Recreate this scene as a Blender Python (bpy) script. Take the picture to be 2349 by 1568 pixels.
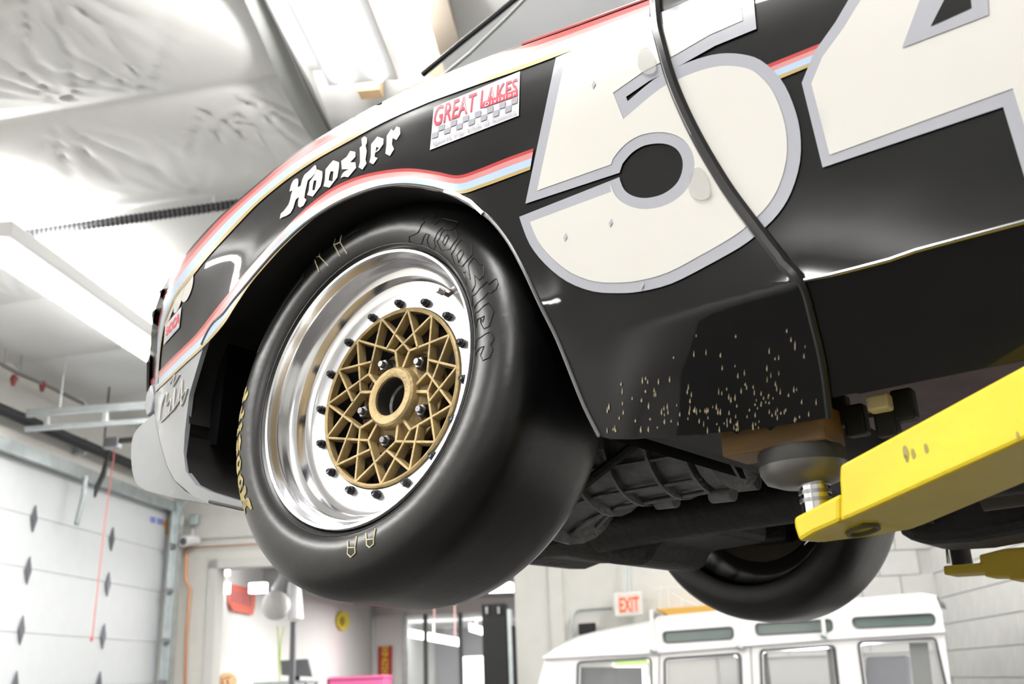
import bpy, bmesh, math, random
import numpy as np
from mathutils import Vector, Matrix
from mathutils.geometry import delaunay_2d_cdt
random.seed(4)
for o in list(bpy.data.objects): bpy.data.objects.remove(o)
C = bpy.context.scene.collection
PI = math.pi
# ------------------------------------------------------------------ camera
W, H, F = 2349., 1568., 2300.
CAM = np.array([0, 0, 1.65])
UPC = np.array([-270., 6800., F]); UPC /= np.linalg.norm(UPC)
FW = np.array([0, 0, 1.]) - UPC * UPC[2]; FW /= np.linalg.norm(FW)
RT = np.cross(FW, UPC)
if RT[0] < 0: RT = -RT
RM = np.array([RT, FW, UPC])                    # camera axes -> world
cam = bpy.data.cameras.new('camera'); camo = bpy.data.objects.new('camera', cam); C.objects.link(camo)
m3 = np.stack([RM[:, 0], RM[:, 1], -RM[:, 2]], axis=1)
camo.matrix_world = Matrix.Translation(CAM) @ Matrix(m3.tolist()).to_4x4()
cam.sensor_width = 36; cam.lens = F / W * 36; cam.clip_start = .02; cam.clip_end = 100
cam.dof.use_dof = True; cam.dof.focus_distance = 1.42; cam.dof.aperture_fstop = 6.3
bpy.context.scene.camera = camo
vs = bpy.context.scene.view_settings
vs.view_transform = 'Standard'; vs.look = 'None'; vs.gamma = 1; vs.use_curve_mapping = False; vs.exposure = 0.3
# ------------------------------------------------------------------ room frame
A = math.radians(5.76)
RD = np.array([math.sin(A), math.cos(A), 0]); RL = np.array([math.cos(A), -math.sin(A), 0])
UZ = np.array([0, 0, 1.])
def room(x, y, z): return RL * x + RD * y + UZ * z
CZ0, CS = 4.35, .06
def ceilz(x): return CZ0 + CS * (x + 5)
wd = bpy.data.worlds.new('world'); bpy.context.scene.world = wd; wd.use_nodes = True
wd.node_tree.nodes['Background'].inputs[0].default_value = (.9, .95, 1, 1)
wd.node_tree.nodes['Background'].inputs[1].default_value = .5
ROOMLIGHTS = [(-3.36, 5.9, 2.4, 115), (-1.0, 3.15, 1.2, 170), (2.6, 5.6, 2.4, 110), (-3.84, 1.2, 2.4, 110), (-.75, .2, 2.4, 70), (3.0, .6, 2.4, 80),
              (-3.84, -3.4, 2.4, 90), (-.4, -3.4, 2.4, 80), (3.4, -3.4, 2.4, 60), (1.2, 9.2, 2.4, 35), (-3.2, 9.4, 1.6, 25)]  # last lamp is an unseen addition that brightens the garage door
def area(name, p, sx, sy, power, d=(0, 0, -1), col=(1, .98, .95), rot=None):
    l = bpy.data.lights.new(name, 'AREA'); l.shape = 'RECTANGLE'; l.size = sx; l.size_y = sy; l.energy = power; l.color = col
    o = bpy.data.objects.new(name, l); C.objects.link(o); o.location = p
    o.rotation_euler = (0, 0, -A) if rot is None else rot
    return o
for (x, y, L_, P_) in ROOMLIGHTS:
    area('strip_lamp', room(x, y, ceilz(x) - .42), .3, L_, P_)
    area('added_uplight', room(x, y, ceilz(x) - .27), .24, L_, P_ * (.6 if y == 3.15 else .3 if y == 5.9 else .22), rot=(PI, 0, -A))  # added upward lamps, only there to whiten the ceiling above the fixtures
for (x, y, z, P_) in [(-3.2, 13.2, 3.02, 90), (-3.2, 16.6, 3.02, 90), (-1.6, 14.5, 3.02, 60), (-2.0, 23.0, 2.9, 60)]:
    area('far_lamp', room(x, y, z), .5, 1.6, P_)
# ------------------------------------------------------------------ materials
MATS = {}
def mat(name, col, rough=.5, metal=0., coat=0., noise=0., nscale=8., bump=0., bscale=40., emit=0., alpha=1., spec=.5, stretch=None):
    if name in MATS: return MATS[name]
    m = bpy.data.materials.new(name); m.use_nodes = True; nt = m.node_tree; b = nt.nodes['Principled BSDF']
    b.inputs['Base Color'].default_value = (*col, 1); b.inputs['Roughness'].default_value = rough
    b.inputs['Metallic'].default_value = metal; b.inputs['Coat Weight'].default_value = coat
    b.inputs['Coat Roughness'].default_value = .04; b.inputs['Specular IOR Level'].default_value = spec
    tc = nt.nodes.new('ShaderNodeTexCoord'); src = tc.outputs['Object']
    if stretch:
        mp = nt.nodes.new('ShaderNodeMapping'); mp.inputs['Scale'].default_value = stretch
        nt.links.new(src, mp.inputs[0]); src = mp.outputs[0]
    if noise > 0:
        n = nt.nodes.new('ShaderNodeTexNoise'); n.inputs['Scale'].default_value = nscale; n.inputs['Detail'].default_value = 5
        r = nt.nodes.new('ShaderNodeMapRange'); r.inputs[1].default_value = .3; r.inputs[2].default_value = .7
        r.inputs[3].default_value = 1 - noise; r.inputs[4].default_value = 1 + noise * .5
        x = nt.nodes.new('ShaderNodeVectorMath'); x.operation = 'SCALE'; x.inputs[0].default_value = col
        nt.links.new(src, n.inputs['Vector']); nt.links.new(n.outputs[0], r.inputs[0]); nt.links.new(r.outputs[0], x.inputs['Scale'])
        nt.links.new(x.outputs[0], b.inputs['Base Color'])
    if bump > 0:
        n = nt.nodes.new('ShaderNodeTexNoise'); n.inputs['Scale'].default_value = bscale; n.inputs['Detail'].default_value = 4
        bp = nt.nodes.new('ShaderNodeBump'); bp.inputs['Strength'].default_value = bump; bp.inputs['Distance'].default_value = .01
        nt.links.new(src, n.inputs['Vector']); nt.links.new(n.outputs[0], bp.inputs['Height']); nt.links.new(bp.outputs[0], b.inputs['Normal'])
    if emit > 0:
        b.inputs['Emission Color'].default_value = (*col, 1); b.inputs['Emission Strength'].default_value = emit
    if alpha < 1: b.inputs['Alpha'].default_value = alpha
    MATS[name] = m; return m
black_paint = mat('black_paint', (.003, .003, .0035), .4, coat=.55, bump=.03, bscale=3, spec=.1)
white_paint = mat('white_paint', (.60, .585, .55), .3, coat=.8)
silver_paint = mat('silver_paint', (.34, .35, .39), .3, coat=.8)
red_paint = mat('red_paint', (.42, .03, .03), .3, coat=.8)
pink_paint = mat('pink_paint', (.55, .22, .22), .3, coat=.8)
blue_paint = mat('blue_paint', (.38, .50, .66), .3, coat=.8)
gold_paint = mat('gold_paint', (.42, .31, .12), .3, coat=.8)
grey_paint = mat('grey_paint', (.25, .26, .275), .4, coat=.5, noise=.1)
liner = mat('liner_black', (.006, .005, .004), .75, noise=.4, nscale=12)
rubber = mat('tyre_rubber', (.006, .006, .0062), .33, noise=.25, nscale=14, bump=.04, bscale=60)
satinb = mat('satin_black', (.008, .008, .008), .3)
polished = mat('polished_alloy', (.86, .86, .88), .17, metal=1., noise=.06, bump=.02, bscale=30)
facealloy = mat('lip_alloy', (.58, .58, .60), .34, metal=.9, noise=.05)
gold = mat('gold_spokes', (.40, .295, .135), .45, metal=.35, noise=.3, nscale=30, bump=.2, bscale=160)
golddark = mat('gold_hub_dirty', (.30, .21, .09), .5, metal=.3, noise=.6, nscale=40, bump=.2, bscale=120)
lugm = mat('lug_steel', (.14, .14, .15), .35, metal=1.)
steel = mat('steel', (.35, .36, .38), .3, metal=1.)
chrome = mat('chrome', (.75, .75, .78), .12, metal=1.)
boltm = mat('bolt_black', (.02, .02, .022), .3, metal=.4)
castm = mat('cast_alloy', (.20, .20, .20), .5, metal=.5, noise=.35, nscale=25, bump=.3, bscale=90)
under = mat('underseal', (.014, .012, .010), .6, noise=.5, nscale=20, bump=.3, bscale=60)
pinkund = mat('floor_pan_pinkish', (.13, .07, .075), .55, noise=.4, nscale=14)
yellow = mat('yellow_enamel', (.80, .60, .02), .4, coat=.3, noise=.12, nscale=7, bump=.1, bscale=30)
yellowd = mat('yellow_enamel_dark', (.60, .42, .03), .45, noise=.2, nscale=7)  # darker yellow for the far lift arm
woodm = mat('wood', (.22, .125, .045), .6, noise=.35, nscale=5, stretch=(1, 1, 12))
pine = mat('pine', (.72, .50, .27), .6, noise=.2, nscale=6)
wallm = mat('wall_paint', (.72, .71, .67), .7, noise=.03)
wallw = mat('wall_white', (.82, .82, .80), .7, noise=.02)
blockm = mat('block_paint', (.72, .72, .70), .65, noise=.05, bump=.2, bscale=50)
doorp = mat('door_panel_white', (.76, .79, .81), .45, noise=.02)
galv = mat('galvanised', (.55, .60, .61), .35, metal=.7, noise=.15)
floorm = mat('concrete', (.075, .072, .068), .5, noise=.3, nscale=2)
vinyl = mat('vinyl_facing', (.80, .80, .79), .38, noise=.04, nscale=1.5, bump=.08, bscale=9)
beamm = mat('beam_grey', (.30, .31, .30), .5)
beamb = mat('beam_brown', (.20, .17, .14), .5)
blackm = mat('matt_black', (.005, .005, .006), .6)
dgrey = mat('dark_grey', (.12, .12, .13), .5)
copper = mat('copper_pipe', (.60, .26, .12), .35, metal=.8)
whitep = mat('white_plastic', (.80, .80, .80), .35)
redm = mat('red_plastic', (.55, .05, .04), .4)
orangered = mat('banner_red', (.75, .16, .11), .6)
yelsign = mat('sign_yellow', (.85, .72, .03), .5)
pinkm = mat('pink_plastic', (.80, .15, .38), .4)
lampm = mat('lamp_diffuser', (1, 1, 1), .5, emit=9.)
exitm = mat('exit_face', (.85, .62, .55), .5, emit=.1)
exitl = mat('exit_letters', (.9, .12, .02), .5, emit=.15)
daym = mat('daylight_outside', (.95, 1, .9), .5, emit=5.)
greenm = mat('foliage_outside', (.35, .65, .12), .5, emit=1.6)
glassd = mat('tinted_glass', (.05, .06, .06), .04, alpha=.55, coat=1)
glassc = mat('car_glass', (.32, .33, .34), .06, alpha=.6, coat=1)
glassl = mat('clear_glass', (.7, .72, .74), .05, alpha=.25)
wagonw = mat('wagon_white', (.80, .79, .80), .3, coat=.6)
lime = mat('lime_hose', (.45, .62, .10), .5)
tan = mat('plaque_tan', (.75, .50, .25), .6, noise=.3, nscale=30)
mark = mat('tyre_crayon_gold', (.42, .34, .14), .7, noise=.5, nscale=60)
emboss = mat('tyre_emboss', (.012, .012, .013), .35)
bluem = mat('sticker_blue', (.25, .30, .75), .5)
orangem = mat('sticker_orange', (.85, .42, .12), .5)
shelfo = mat('shelf_orange', (.75, .42, .08), .5)
debris = mat('mud_specks', (.45, .38, .25), .8)
decalk = mat('decal_black', (.05, .05, .06), .4)
decalg = mat('decal_grey', (.35, .36, .40), .4)
decalr = mat('decal_red', (.75, .05, .08), .4)
# ------------------------------------------------------------------ object helpers
def link(name, me, m=None, parent=None, **kw):
    o = bpy.data.objects.new(name, me); C.objects.link(o)
    if m is not None and me is not None: me.materials.append(m)
    if parent is not None: o.parent = parent
    for k, v in kw.items():
        if v is not None: o[k] = v
    return o
def smooth(me, ang=40):
    for p in me.polygons: p.use_smooth = True
    try: me.set_sharp_from_angle(angle=math.radians(ang))
    except Exception: pass
def mesh(name, V, Fc, m, parent=None, sm=False, **kw):
    me = bpy.data.meshes.new(name); me.from_pydata([tuple(map(float, v)) for v in V], [], Fc); me.update()
    if sm: smooth(me)
    return link(name, me, m, parent, **kw)
def fix(o):
    bm = bmesh.new(); bm.from_mesh(o.data); bmesh.ops.recalc_face_normals(bm, faces=bm.faces); bm.to_mesh(o.data); bm.free(); return o
def thing(name, label, cat, p=(0, 0, 0), group=None):
    o = bpy.data.objects.new(name, None); C.objects.link(o); o.location = tuple(p); o.empty_display_size = .1
    o['label'] = label; o['category'] = cat
    if group: o['group'] = group
    o['_p'] = [float(q) for q in p]
    return o
def P0(parent):
    while parent is not None and parent.parent is not None: parent = parent.parent
    if parent is not None and '_p' in parent: return np.array(list(parent['_p']))
    return np.zeros(3)
# shapes return (V,F) in world coordinates; put() links them
def bev(o, w=.003, seg=2):
    md = o.modifiers.new('bevel', 'BEVEL'); md.width = w; md.segments = seg; md.limit_method = 'ANGLE'; return o
def put(name, VF, m, parent=None, sm=False, bevel=0, **kw):
    V, Fc = VF; V = np.asarray(V, float) - P0(parent)
    o = fix(mesh(name, V, Fc, m, parent, sm, **kw))
    if sm: smooth(o.data)
    if bevel: bev(o, bevel)
    return o
def join(*L):
    V = []; Fc = []
    for v, f in L:
        n = len(V); V += [tuple(q) for q in v]; Fc += [[i + n for i in q] for q in f]
    return V, Fc
BOXF = [[0, 1, 3, 2], [4, 6, 7, 5], [0, 4, 5, 1], [2, 3, 7, 6], [0, 2, 6, 4], [1, 5, 7, 3]]
def obox(c, a, b, d):      # centre + three half vectors
    c, a, b, d = map(np.asarray, (c, a, b, d))
    return [c + i * a + j * b + k * d for i in (-1, 1) for j in (-1, 1) for k in (-1, 1)], [list(q) for q in BOXF]
def rbox(x0, x1, y0, y1, z0, z1):
    return [room(x, y, z) for x in (x0, x1) for y in (y0, y1) for z in (z0, z1)], [list(q) for q in BOXF]
def tube(pts, r, n=10, closed=False):
    pts = [np.asarray(p, float) for p in pts]; V = []; Fc = []; N = len(pts)
    rs = r if isinstance(r, (list, tuple)) else [r] * N
    ref = None
    for i, p in enumerate(pts):
        if closed: d = pts[(i + 1) % N] - pts[i - 1]
        else: d = pts[min(i + 1, N - 1)] - pts[max(i - 1, 0)]
        d = d / (np.linalg.norm(d) + 1e-9)
        if ref is None:
            ref = np.cross(d, [0, 0, 1]);
            if np.linalg.norm(ref) < .1: ref = np.cross(d, [1, 0, 0])
        ref = ref - d * (ref @ d); ref /= np.linalg.norm(ref); b = np.cross(d, ref)
        for k in range(n):
            a = 2 * PI * k / n; V.append(p + rs[i] * (math.cos(a) * ref + math.sin(a) * b))
    for i in range(N if closed else N - 1):
        j = (i + 1) % N
        for k in range(n): Fc.append([i * n + k, i * n + (k + 1) % n, j * n + (k + 1) % n, j * n + k])
    if not closed: Fc += [list(range(n))[::-1], list(range((N - 1) * n, N * n))]
    return V, Fc
def lathe(c, ax, e1, prof, n=48, caps=False, arc=None):   # prof: (r, d) ; d along ax
    c, ax, e1 = map(np.asarray, (c, ax, e1)); e2 = np.cross(ax, e1); V = []; Fc = []
    for (r, d) in prof:
        for k in range(n):
            a = 2 * PI * k / n; V.append(c + ax * d + r * (math.cos(a) * e1 + math.sin(a) * e2))
    for i in range(len(prof) - 1):
        for k in range(n): Fc.append([i * n + k, i * n + (k + 1) % n, (i + 1) * n + (k + 1) % n, (i + 1) * n + k])
    if caps: Fc += [list(range(n))[::-1], list(range((len(prof) - 1) * n, len(prof) * n))]
    return V, Fc
def prism(poly, d):        # poly: 3-D points (planar-ish), extruded by vector d
    n = len(poly); V = [np.asarray(p) for p in poly] + [np.asarray(p) + np.asarray(d) for p in poly]
    return V, [list(range(n)), list(range(n, 2 * n))[::-1]] + [[i, (i + 1) % n, n + (i + 1) % n, n + i] for i in range(n)]
def rays(px):
    px = np.asarray(px, float).reshape(-1, 2)
    d = np.stack([px[:, 0] - W / 2, H / 2 - px[:, 1], np.full(len(px), F)], 1)
    d /= np.linalg.norm(d, axis=1)[:, None]
    return d @ RM.T
def at_plane(px, P, N):
    r = rays(px); P, N = np.asarray(P), np.asarray(N)
    k = ((P - CAM) @ N) / (r @ N); return CAM + r * k[:, None]
def onback(px, y): return at_plane(px, room(0, y, 0), RD)
def onleft(px, x): return at_plane(px, room(x, 0, 0), RL)
def onceil(px, dz=0):
    r = rays(px); k = (CZ0 + dz + 5 * CS - CAM[2]) / (r[:, 2] - CS * (r @ RL)); return CAM + r * k[:, None]
def inpoly(x, y, poly):
    c = False; n = len(poly); j = n - 1
    for i in range(n):
        xi, yi = poly[i]; xj, yj = poly[j]
        if (yi > y) != (yj > y) and x < (xj - xi) * (y - yi) / (yj - yi) + xi: c = not c
        j = i
    return c
def dens(poly, step, closed=True):
    out = []; n = len(poly)
    for i in range(n if closed else n - 1):
        a = np.array(poly[i], float); b = np.array(poly[(i + 1) % n], float); k = max(1, int(np.linalg.norm(b - a) / step))
        for q in range(k): out.append(tuple(a + (b - a) * q / k))
    if not closed: out.append(tuple(poly[-1]))
    return out
def crom(pts, k=6, closed=False):
    P = [np.array(p, float) for p in pts]; n = len(P); out = []
    for i in range(n if closed else n - 1):
        g = (lambda j: P[j % n]) if closed else (lambda j: P[min(max(j, 0), n - 1)])
        p0, p1, p2, p3 = g(i - 1), g(i), g(i + 1), g(i + 2)
        for q in range(k):
            t = q / k; out.append(tuple(.5 * ((2 * p1) + (-p0 + p2) * t + (2 * p0 - 5 * p1 + 4 * p2 - p3) * t * t + (-p0 + 3 * p1 - 3 * p2 + p3) * t ** 3)))
    if not closed: out.append(tuple(P[-1]))
    return out
def tri2d(polys, step):     # even-odd polygons -> verts, tris
    V = []; E = []
    for poly in polys:
        q = dens(poly, step) if step else list(poly); n = len(V); V += [Vector(p) for p in q]; E += [(n + i, n + (i + 1) % len(q)) for i in range(len(q))]
    if step:
        xs = [v[0] for v in V]; ys = [v[1] for v in V]
        x = min(xs) + step / 2; s = step; B = None
        while x < max(xs):
            y = min(ys) + step / 2
            while y < max(ys):
                if B is None: B = np.array([tuple(v) for v in V])
                if sum(inpoly(x, y, p) for p in polys) % 2 and np.min((B[:, 0] - x) ** 2 + (B[:, 1] - y) ** 2) > (.5 * step) ** 2: V.append(Vector((x, y)))
                y += s
            x += s
    r = delaunay_2d_cdt(V, E, [], 0, 1e-4)
    T = []
    for f in r[2]:
        cx = sum(r[0][i][0] for i in f) / 3; cy = sum(r[0][i][1] for i in f) / 3
        if sum(inpoly(cx, cy, p) for p in polys) % 2: T.append(list(f))
    return [tuple(v) for v in r[0]], T
def sheet(name, polys, fn, m, parent, step=0, sm=True, thick=0, tdir=None, **kw):
    V2, T = tri2d(polys, step); V = fn(V2)
    V = np.asarray(V) - P0(parent)
    # orient towards the camera
    c = CAM - P0(parent); tot = 0.
    for f in T:
        a, b, d = V[f[0]], V[f[1]], V[f[2]]
        tot += np.cross(b - a, d - a) @ (c - a)
    F2 = T if tot > 0 else [f[::-1] for f in T]
    o = mesh(name, V, F2, m, parent, sm, **kw)
    if thick:
        md = o.modifiers.new('thickness', 'SOLIDIFY'); md.thickness = thick; md.offset = -1
        es_ = o.modifiers.new('split', 'EDGE_SPLIT'); es_.split_angle = math.radians(35); es_.use_edge_sharp = False
    return o
def band(name, up, lo, f0, f1, fn, m, parent, nsub=2):
    V2 = []; Fc = []
    for i in range(len(up)):
        for k in range(nsub + 1):
            t = f0 + (f1 - f0) * k / nsub; V2.append((up[i][0] * (1 - t) + lo[i][0] * t, up[i][1] * (1 - t) + lo[i][1] * t))
    n = nsub + 1
    for i in range(len(up) - 1):
        for k in range(nsub): Fc.append([i * n + k, i * n + k + 1, (i + 1) * n + k + 1, (i + 1) * n + k])
    V = np.asarray(fn(V2)) - P0(parent)
    return mesh(name, V, Fc, m, parent, True)
def textmesh(s, bold=0.0, sp=1.0):
    cu = bpy.data.curves.new('t', 'FONT'); cu.body = s; cu.size = 1; cu.offset = bold; cu.space_character = sp; cu.resolution_u = 3
    o = bpy.data.objects.new('t', cu); C.objects.link(o); bpy.context.view_layer.update()
    me = bpy.data.meshes.new_from_object(o.evaluated_get(bpy.context.evaluated_depsgraph_get()))
    V = [(v.co.x, v.co.y) for v in me.vertices]; Fc = [list(p.vertices) for p in me.polygons]
    bpy.data.objects.remove(o); bpy.data.curves.remove(cu); bpy.data.meshes.remove(me)
    x0 = min(v[0] for v in V); x1 = max(v[0] for v in V); y0 = min(v[1] for v in V); y1 = max(v[1] for v in V)
    return [((x - x0) / (x1 - x0), (y - y0) / (y1 - y0)) for x, y in V], Fc
def bil(q, u, v):           # quad corners tl,tr,br,bl ; u right, v up
    q = [np.array(p, float) for p in q]
    return (q[3] * (1 - u) + q[2] * u) * (1 - v) + (q[0] * (1 - u) + q[1] * u) * v
def textquad(name, s, quad, fn, m, parent, bold=0, u0=0, u1=1, v0=0, v1=1, sp=1.0, shear=0):
    V2, Fc = textmesh(s, bold, sp)
    px = [tuple(bil(quad, u0 + (u1 - u0) * x + shear * y, v0 + (v1 - v0) * y)) for x, y in V2]
    return mesh(name, np.asarray(fn(px)) - P0(parent), Fc, m, parent)
# ------------------------------------------------------------------ SETTING
def struct(name, VF, m, parent=None, **kw): return put(name, VF, m, parent, kind=None if parent else 'structure', **kw)
YB = 11.1
struct('floor', rbox(-6, 9, -7, 27, -.1, 0), floorm)
# ceiling: vinyl-faced insulation draped between purlins, gathered where it is pinned
purl = [-5.0, -3.9, -2.8, -1.5, -.2, 1.0, 2.05, 3.1, 4.17, 5.25, 6.35, 7.53, 8.7, 9.8, 11.1]
xs = np.concatenate([np.arange(-5, 1.5, .03), np.arange(1.5, 9.01, .25)]); ys = np.concatenate([np.arange(-7, 2.5, .25), np.arange(2.5, 9.0, .03), np.arange(9, 11.5, .15)])
X, Y = np.meshgrid(xs, ys, indexing='ij')
Z = CZ0 + CS * (X + 5)
idx = np.clip(np.searchsorted(purl, Y) - 1, 0, len(purl) - 2); pa = np.array(purl)
t = (Y - pa[idx]) / (pa[idx + 1] - pa[idx]); t = np.clip(t, 0, 1)
Z -= .07 * (4 * t * (1 - t)) ** .6
Z += .012 * np.sin(X * 7 + 2 * np.sin(Y * 2)) * (4 * t * (1 - t))
rs = np.random.RandomState(5)
pins = []
for yy in (3.1, 4.17, 5.25, 6.35, 7.53):
    for xx in np.arange(-4.9, .9, .9): pins.append((xx + rs.uniform(-.3, .3), yy, rs.uniform(.2, 1.), rs.choice([-1, 1])))
for (px_, py_, am, sg_) in pins + [(-2.55, 4.13, 1.6, -1), (-2.2, 4.13, 1.2, -1), (-1.75, 4.22, 1.7, 1), (-1.95, 4.22, 1.2, 1), (-3.4, 5.2, 1.5, -1), (-2.75, 4.22, 1.1, 1), (-3.9, 5.2, 1.3, -1), (-2.3, 3.15, 1.2, 1)]:
    dx = X - px_; dy = (Y - py_) * sg_; r_ = np.sqrt(dx * dx + dy * dy); th = np.arctan2(dx, np.maximum(dy, 1e-3))
    ph = rs.uniform(0, 6); k_ = rs.uniform(7, 12)
    ridge = np.abs(np.sin(th * k_ + ph + .35 * np.sin(4 * r_ + ph))) ** .8
    ridge = np.exp(-(ridge / .42) ** 2)
    Z += .022 * am * (ridge - .25) * np.exp(-(r_ / .5) ** 2) * np.clip(r_ / .1, 0, 1) * np.clip(dy / .05, 0, 1) * np.exp(-(th / .9) ** 2)
nx, ny = X.shape
V = [tuple(room(X[i, j], Y[i, j], Z[i, j])) for i in range(nx) for j in range(ny)]
Fc = [[i * ny + j, i * ny + j + 1, (i + 1) * ny + j + 1, (i + 1) * ny + j] for i in range(nx - 1) for j in range(ny - 1)]
mesh('ceiling', V, Fc, vinyl, None, True, kind='structure')
struct('roof_deck', rbox(-5.3, 9.2, -7.2, 11.3, 5.35, 5.45), wallm)
struct('wall_front', rbox(-5.3, 9.2, -7.1, -7, 0, 5.3), wallw)
struct('wall_side', rbox(9, 9.2, -7, 11.3, 0, 5.35), wallw)
# left wall with the overhead door
DY0, DY1, DH = 5.35, 10.84, 3.65
struct('wall_left', join(rbox(-5.2, -5, -7, DY0, 0, 4.6), rbox(-5.2, -5, DY1, YB, 0, 4.6), rbox(-5.2, -5, DY0, DY1, DH, 4.6)), wallm)
g = thing('door_1', 'white sectional overhead garage door', 'door', room(-5.05, 8, 0)); del g['label']; del g['category']; g['kind'] = 'structure'
zs = [0, .47, .94, 1.41, 1.77, 2.19, 2.72, 3.16, 3.65]
for k in range(8):
    o = put('door_panel', rbox(-5.12, -5.06, DY0 + .01, DY1 - .01, zs[k] + .0015, zs[k + 1] - .0015), doorp, g, bevel=.004)
put('door_backing', rbox(-5.13, -5.085, DY0, DY1, 0, DH), doorp, g)
for z in (3.14, 2.70, 2.21, 1.77):
    for y in (6.85, 8.2, 9.58):
        c = room(-5.05, y, z)
        put('hinge_plate', prism([c + RD * .045, c + UZ * .12, c - RD * .045, c - UZ * .12], RL * .012), mat('hinge_grey', (.17, .17, .20), .4, metal=.5), g, bevel=.003)
q = [(345, 1183), (385, 1190), (385, 1222), (345, 1212)]
def fdoor(px): return onleft(px, -5.055)
sheet('sticker', [[(345, 1184), (357, 1186), (357, 1199), (345, 1197)]], fdoor, bluem, g, sm=False)
sheet('sticker', [[(361, 1188), (374, 1190), (374, 1203), (361, 1201)]], fdoor, bluem, g, sm=False)
sheet('sticker', [[(377, 1192), (385, 1194), (386, 1226), (379, 1225), (379, 1206), (371, 1204), (371, 1198)]], fdoor, orangem, g, sm=False)
struct('trim_1', rbox(-5.0, -4.95, DY0 - .2, DY1, DH - .06, DH + .05), galv)
struct('trim_2', rbox(-5.0, -4.9, DY1 - .02, DY1 + .05, 0, DH + .1), galv, bevel=.004)
# back wall with opening, pilaster and header trims
OX0, OX1, OZ = -4.55, -1.2, 2.98
struct('wall_back', join(rbox(-5.2, OX0, YB, YB + .2, 0, 4.6), rbox(OX0, OX1, YB, YB + .2, OZ, 5.3), rbox(OX1, 9.2, YB, YB + .2, 0, 5.3), rbox(-5.2, OX0, YB, YB + .2, 4.5, 5.3)), wallm)
struct('trim_3', join(rbox(OX0 - .1, OX0, YB - .03, YB, 0, OZ + .1), rbox(OX0 - .1, OX1, YB - .03, YB, OZ, OZ + .1)), mat('trim_paint', (.66, .65, .62), .5))
struct('trim_4', join(rbox(-.82, -.68, YB - .05, YB, 0, 3.0), rbox(-.82, 1.6, YB - .05, YB, 2.98, 3.08)), wallm, bevel=.005)
struct('trim_5', rbox(-5, OX1 - .2, YB - .04, YB, 3.32, 3.37), wallm)
# block walls on the right: painted blocks built one by one where they can be told apart
wr = struct('wall_right', rbox(3.18, 3.4, -7, YB, 0, 5.3), mat('mortar', (.60, .60, .58), .8))
wb = struct('wall_rear', rbox(.9, 3.2, YB - .12, YB - .02, 0, 5.2), MATS['mortar'])
bme = bpy.data.meshes.new('block'); Vb, Fb = obox((0, 0, 0), RD * .198, RL * .02, UZ * .123)
bme.from_pydata([tuple(v) for v in Vb], [], Fb); bme.materials.append(blockm); bme.update()
bm = bmesh.new(); bm.from_mesh(bme); bmesh.ops.recalc_face_normals(bm, faces=bm.faces); bmesh.ops.bevel(bm, geom=bm.edges[:], offset=.004, segments=1, affect='EDGES'); bm.to_mesh(bme); bm.free()
for r_ in range(5, 14):
    for k in range(9):
        y = YB - .2 - k * .405 - (.2 if r_ % 2 else 0)
        o = bpy.data.objects.new('block', bme); C.objects.link(o); o.parent = wr; o.location = tuple(room(3.172, y, .13 + r_ * .253))
bme2 = bme.copy(); bme2.transform(Matrix.Rotation(PI / 2, 4, 'Z'))
for r_ in range(7, 16):
    for k in range(5):
        o = bpy.data.objects.new('block', bme2); C.objects.link(o); o.parent = wb; o.location = tuple(room(1.2 + k * .405 + (.2 if r_ % 2 else 0), YB - .125, .13 + r_ * .253))
wq = onback([(1408, 1500), (1496, 1640)], YB - .13)
struct('window_3', rbox(wq[0] @ RL, wq[1] @ RL, YB - .02, YB - .005, 1.1, wq[0][2]), daym)
struct('window_4', rbox(wq[0] @ RL, wq[1] @ RL, YB - .03, YB - .021, wq[0][2] - .12, wq[0][2]), greenm)
# neighbouring workshop seen through the opening
struct('wall_far_left', rbox(-5.2, -5, 11.3, 20, 0, 3.25), wallw)
struct('wall_far_end', join(rbox(-5.2, -4.4, 20, 20.15, 0, 3.25), rbox(-5.2, 2, 20, 20.15, 2.95, 3.25)), wallw)
struct('wall_far_right', rbox(1.2, 1.35, 11.3, 27, 0, 3.25), wallw)
struct('ceiling_far', rbox(-5.2, 1.35, 11.3, 20.1, 3.25, 3.35), mat('deck_grey', (.32, .32, .32), .6))
struct('ceiling_office', rbox(-5.2, 1.35, 20.1, 27, 3.0, 3.1), wallw)
struct('wall_office', join(rbox(-5.2, -4.4, 26.8, 27, 0, 3.1), rbox(-3.7, 1.3, 26.8, 27, 0, 3.1), rbox(-4.4, -3.7, 26.8, 27, 2.3, 3.1)), mat('office_grey', (.55, .55, .60), .7))
struct('wall_office_left', rbox(-5.2, -5, 20.1, 27, 0, 3.1), wallw)
struct('window_1', rbox(-4.4, -3.7, 26.95, 27.0, .8, 2.3), daym)
for k, y in enumerate((12.2, 13.8, 15.4, 17.0, 18.6)):
    struct('trim_%d' % (6 + k), rbox(-5, 1.2, y, y + .12, 3.1, 3.25), mat('joist_grey', (.42, .42, .42), .5))
struct('trim_11', join(rbox(-4.38, -4.30, 19.95, 20.05, 0, 3.0)), galv)
struct('trim_12', join(rbox(-3.97, -3.90, 19.95, 20.05, 0, 2.95)), dgrey)
struct('trim_13', join(rbox(-3.28, -3.21, 19.95, 20.05, 0, 2.95)), dgrey)
struct('window_2', rbox(-4.3, -1.3, 20.03, 20.04, 0, 2.95), glassl)
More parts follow.
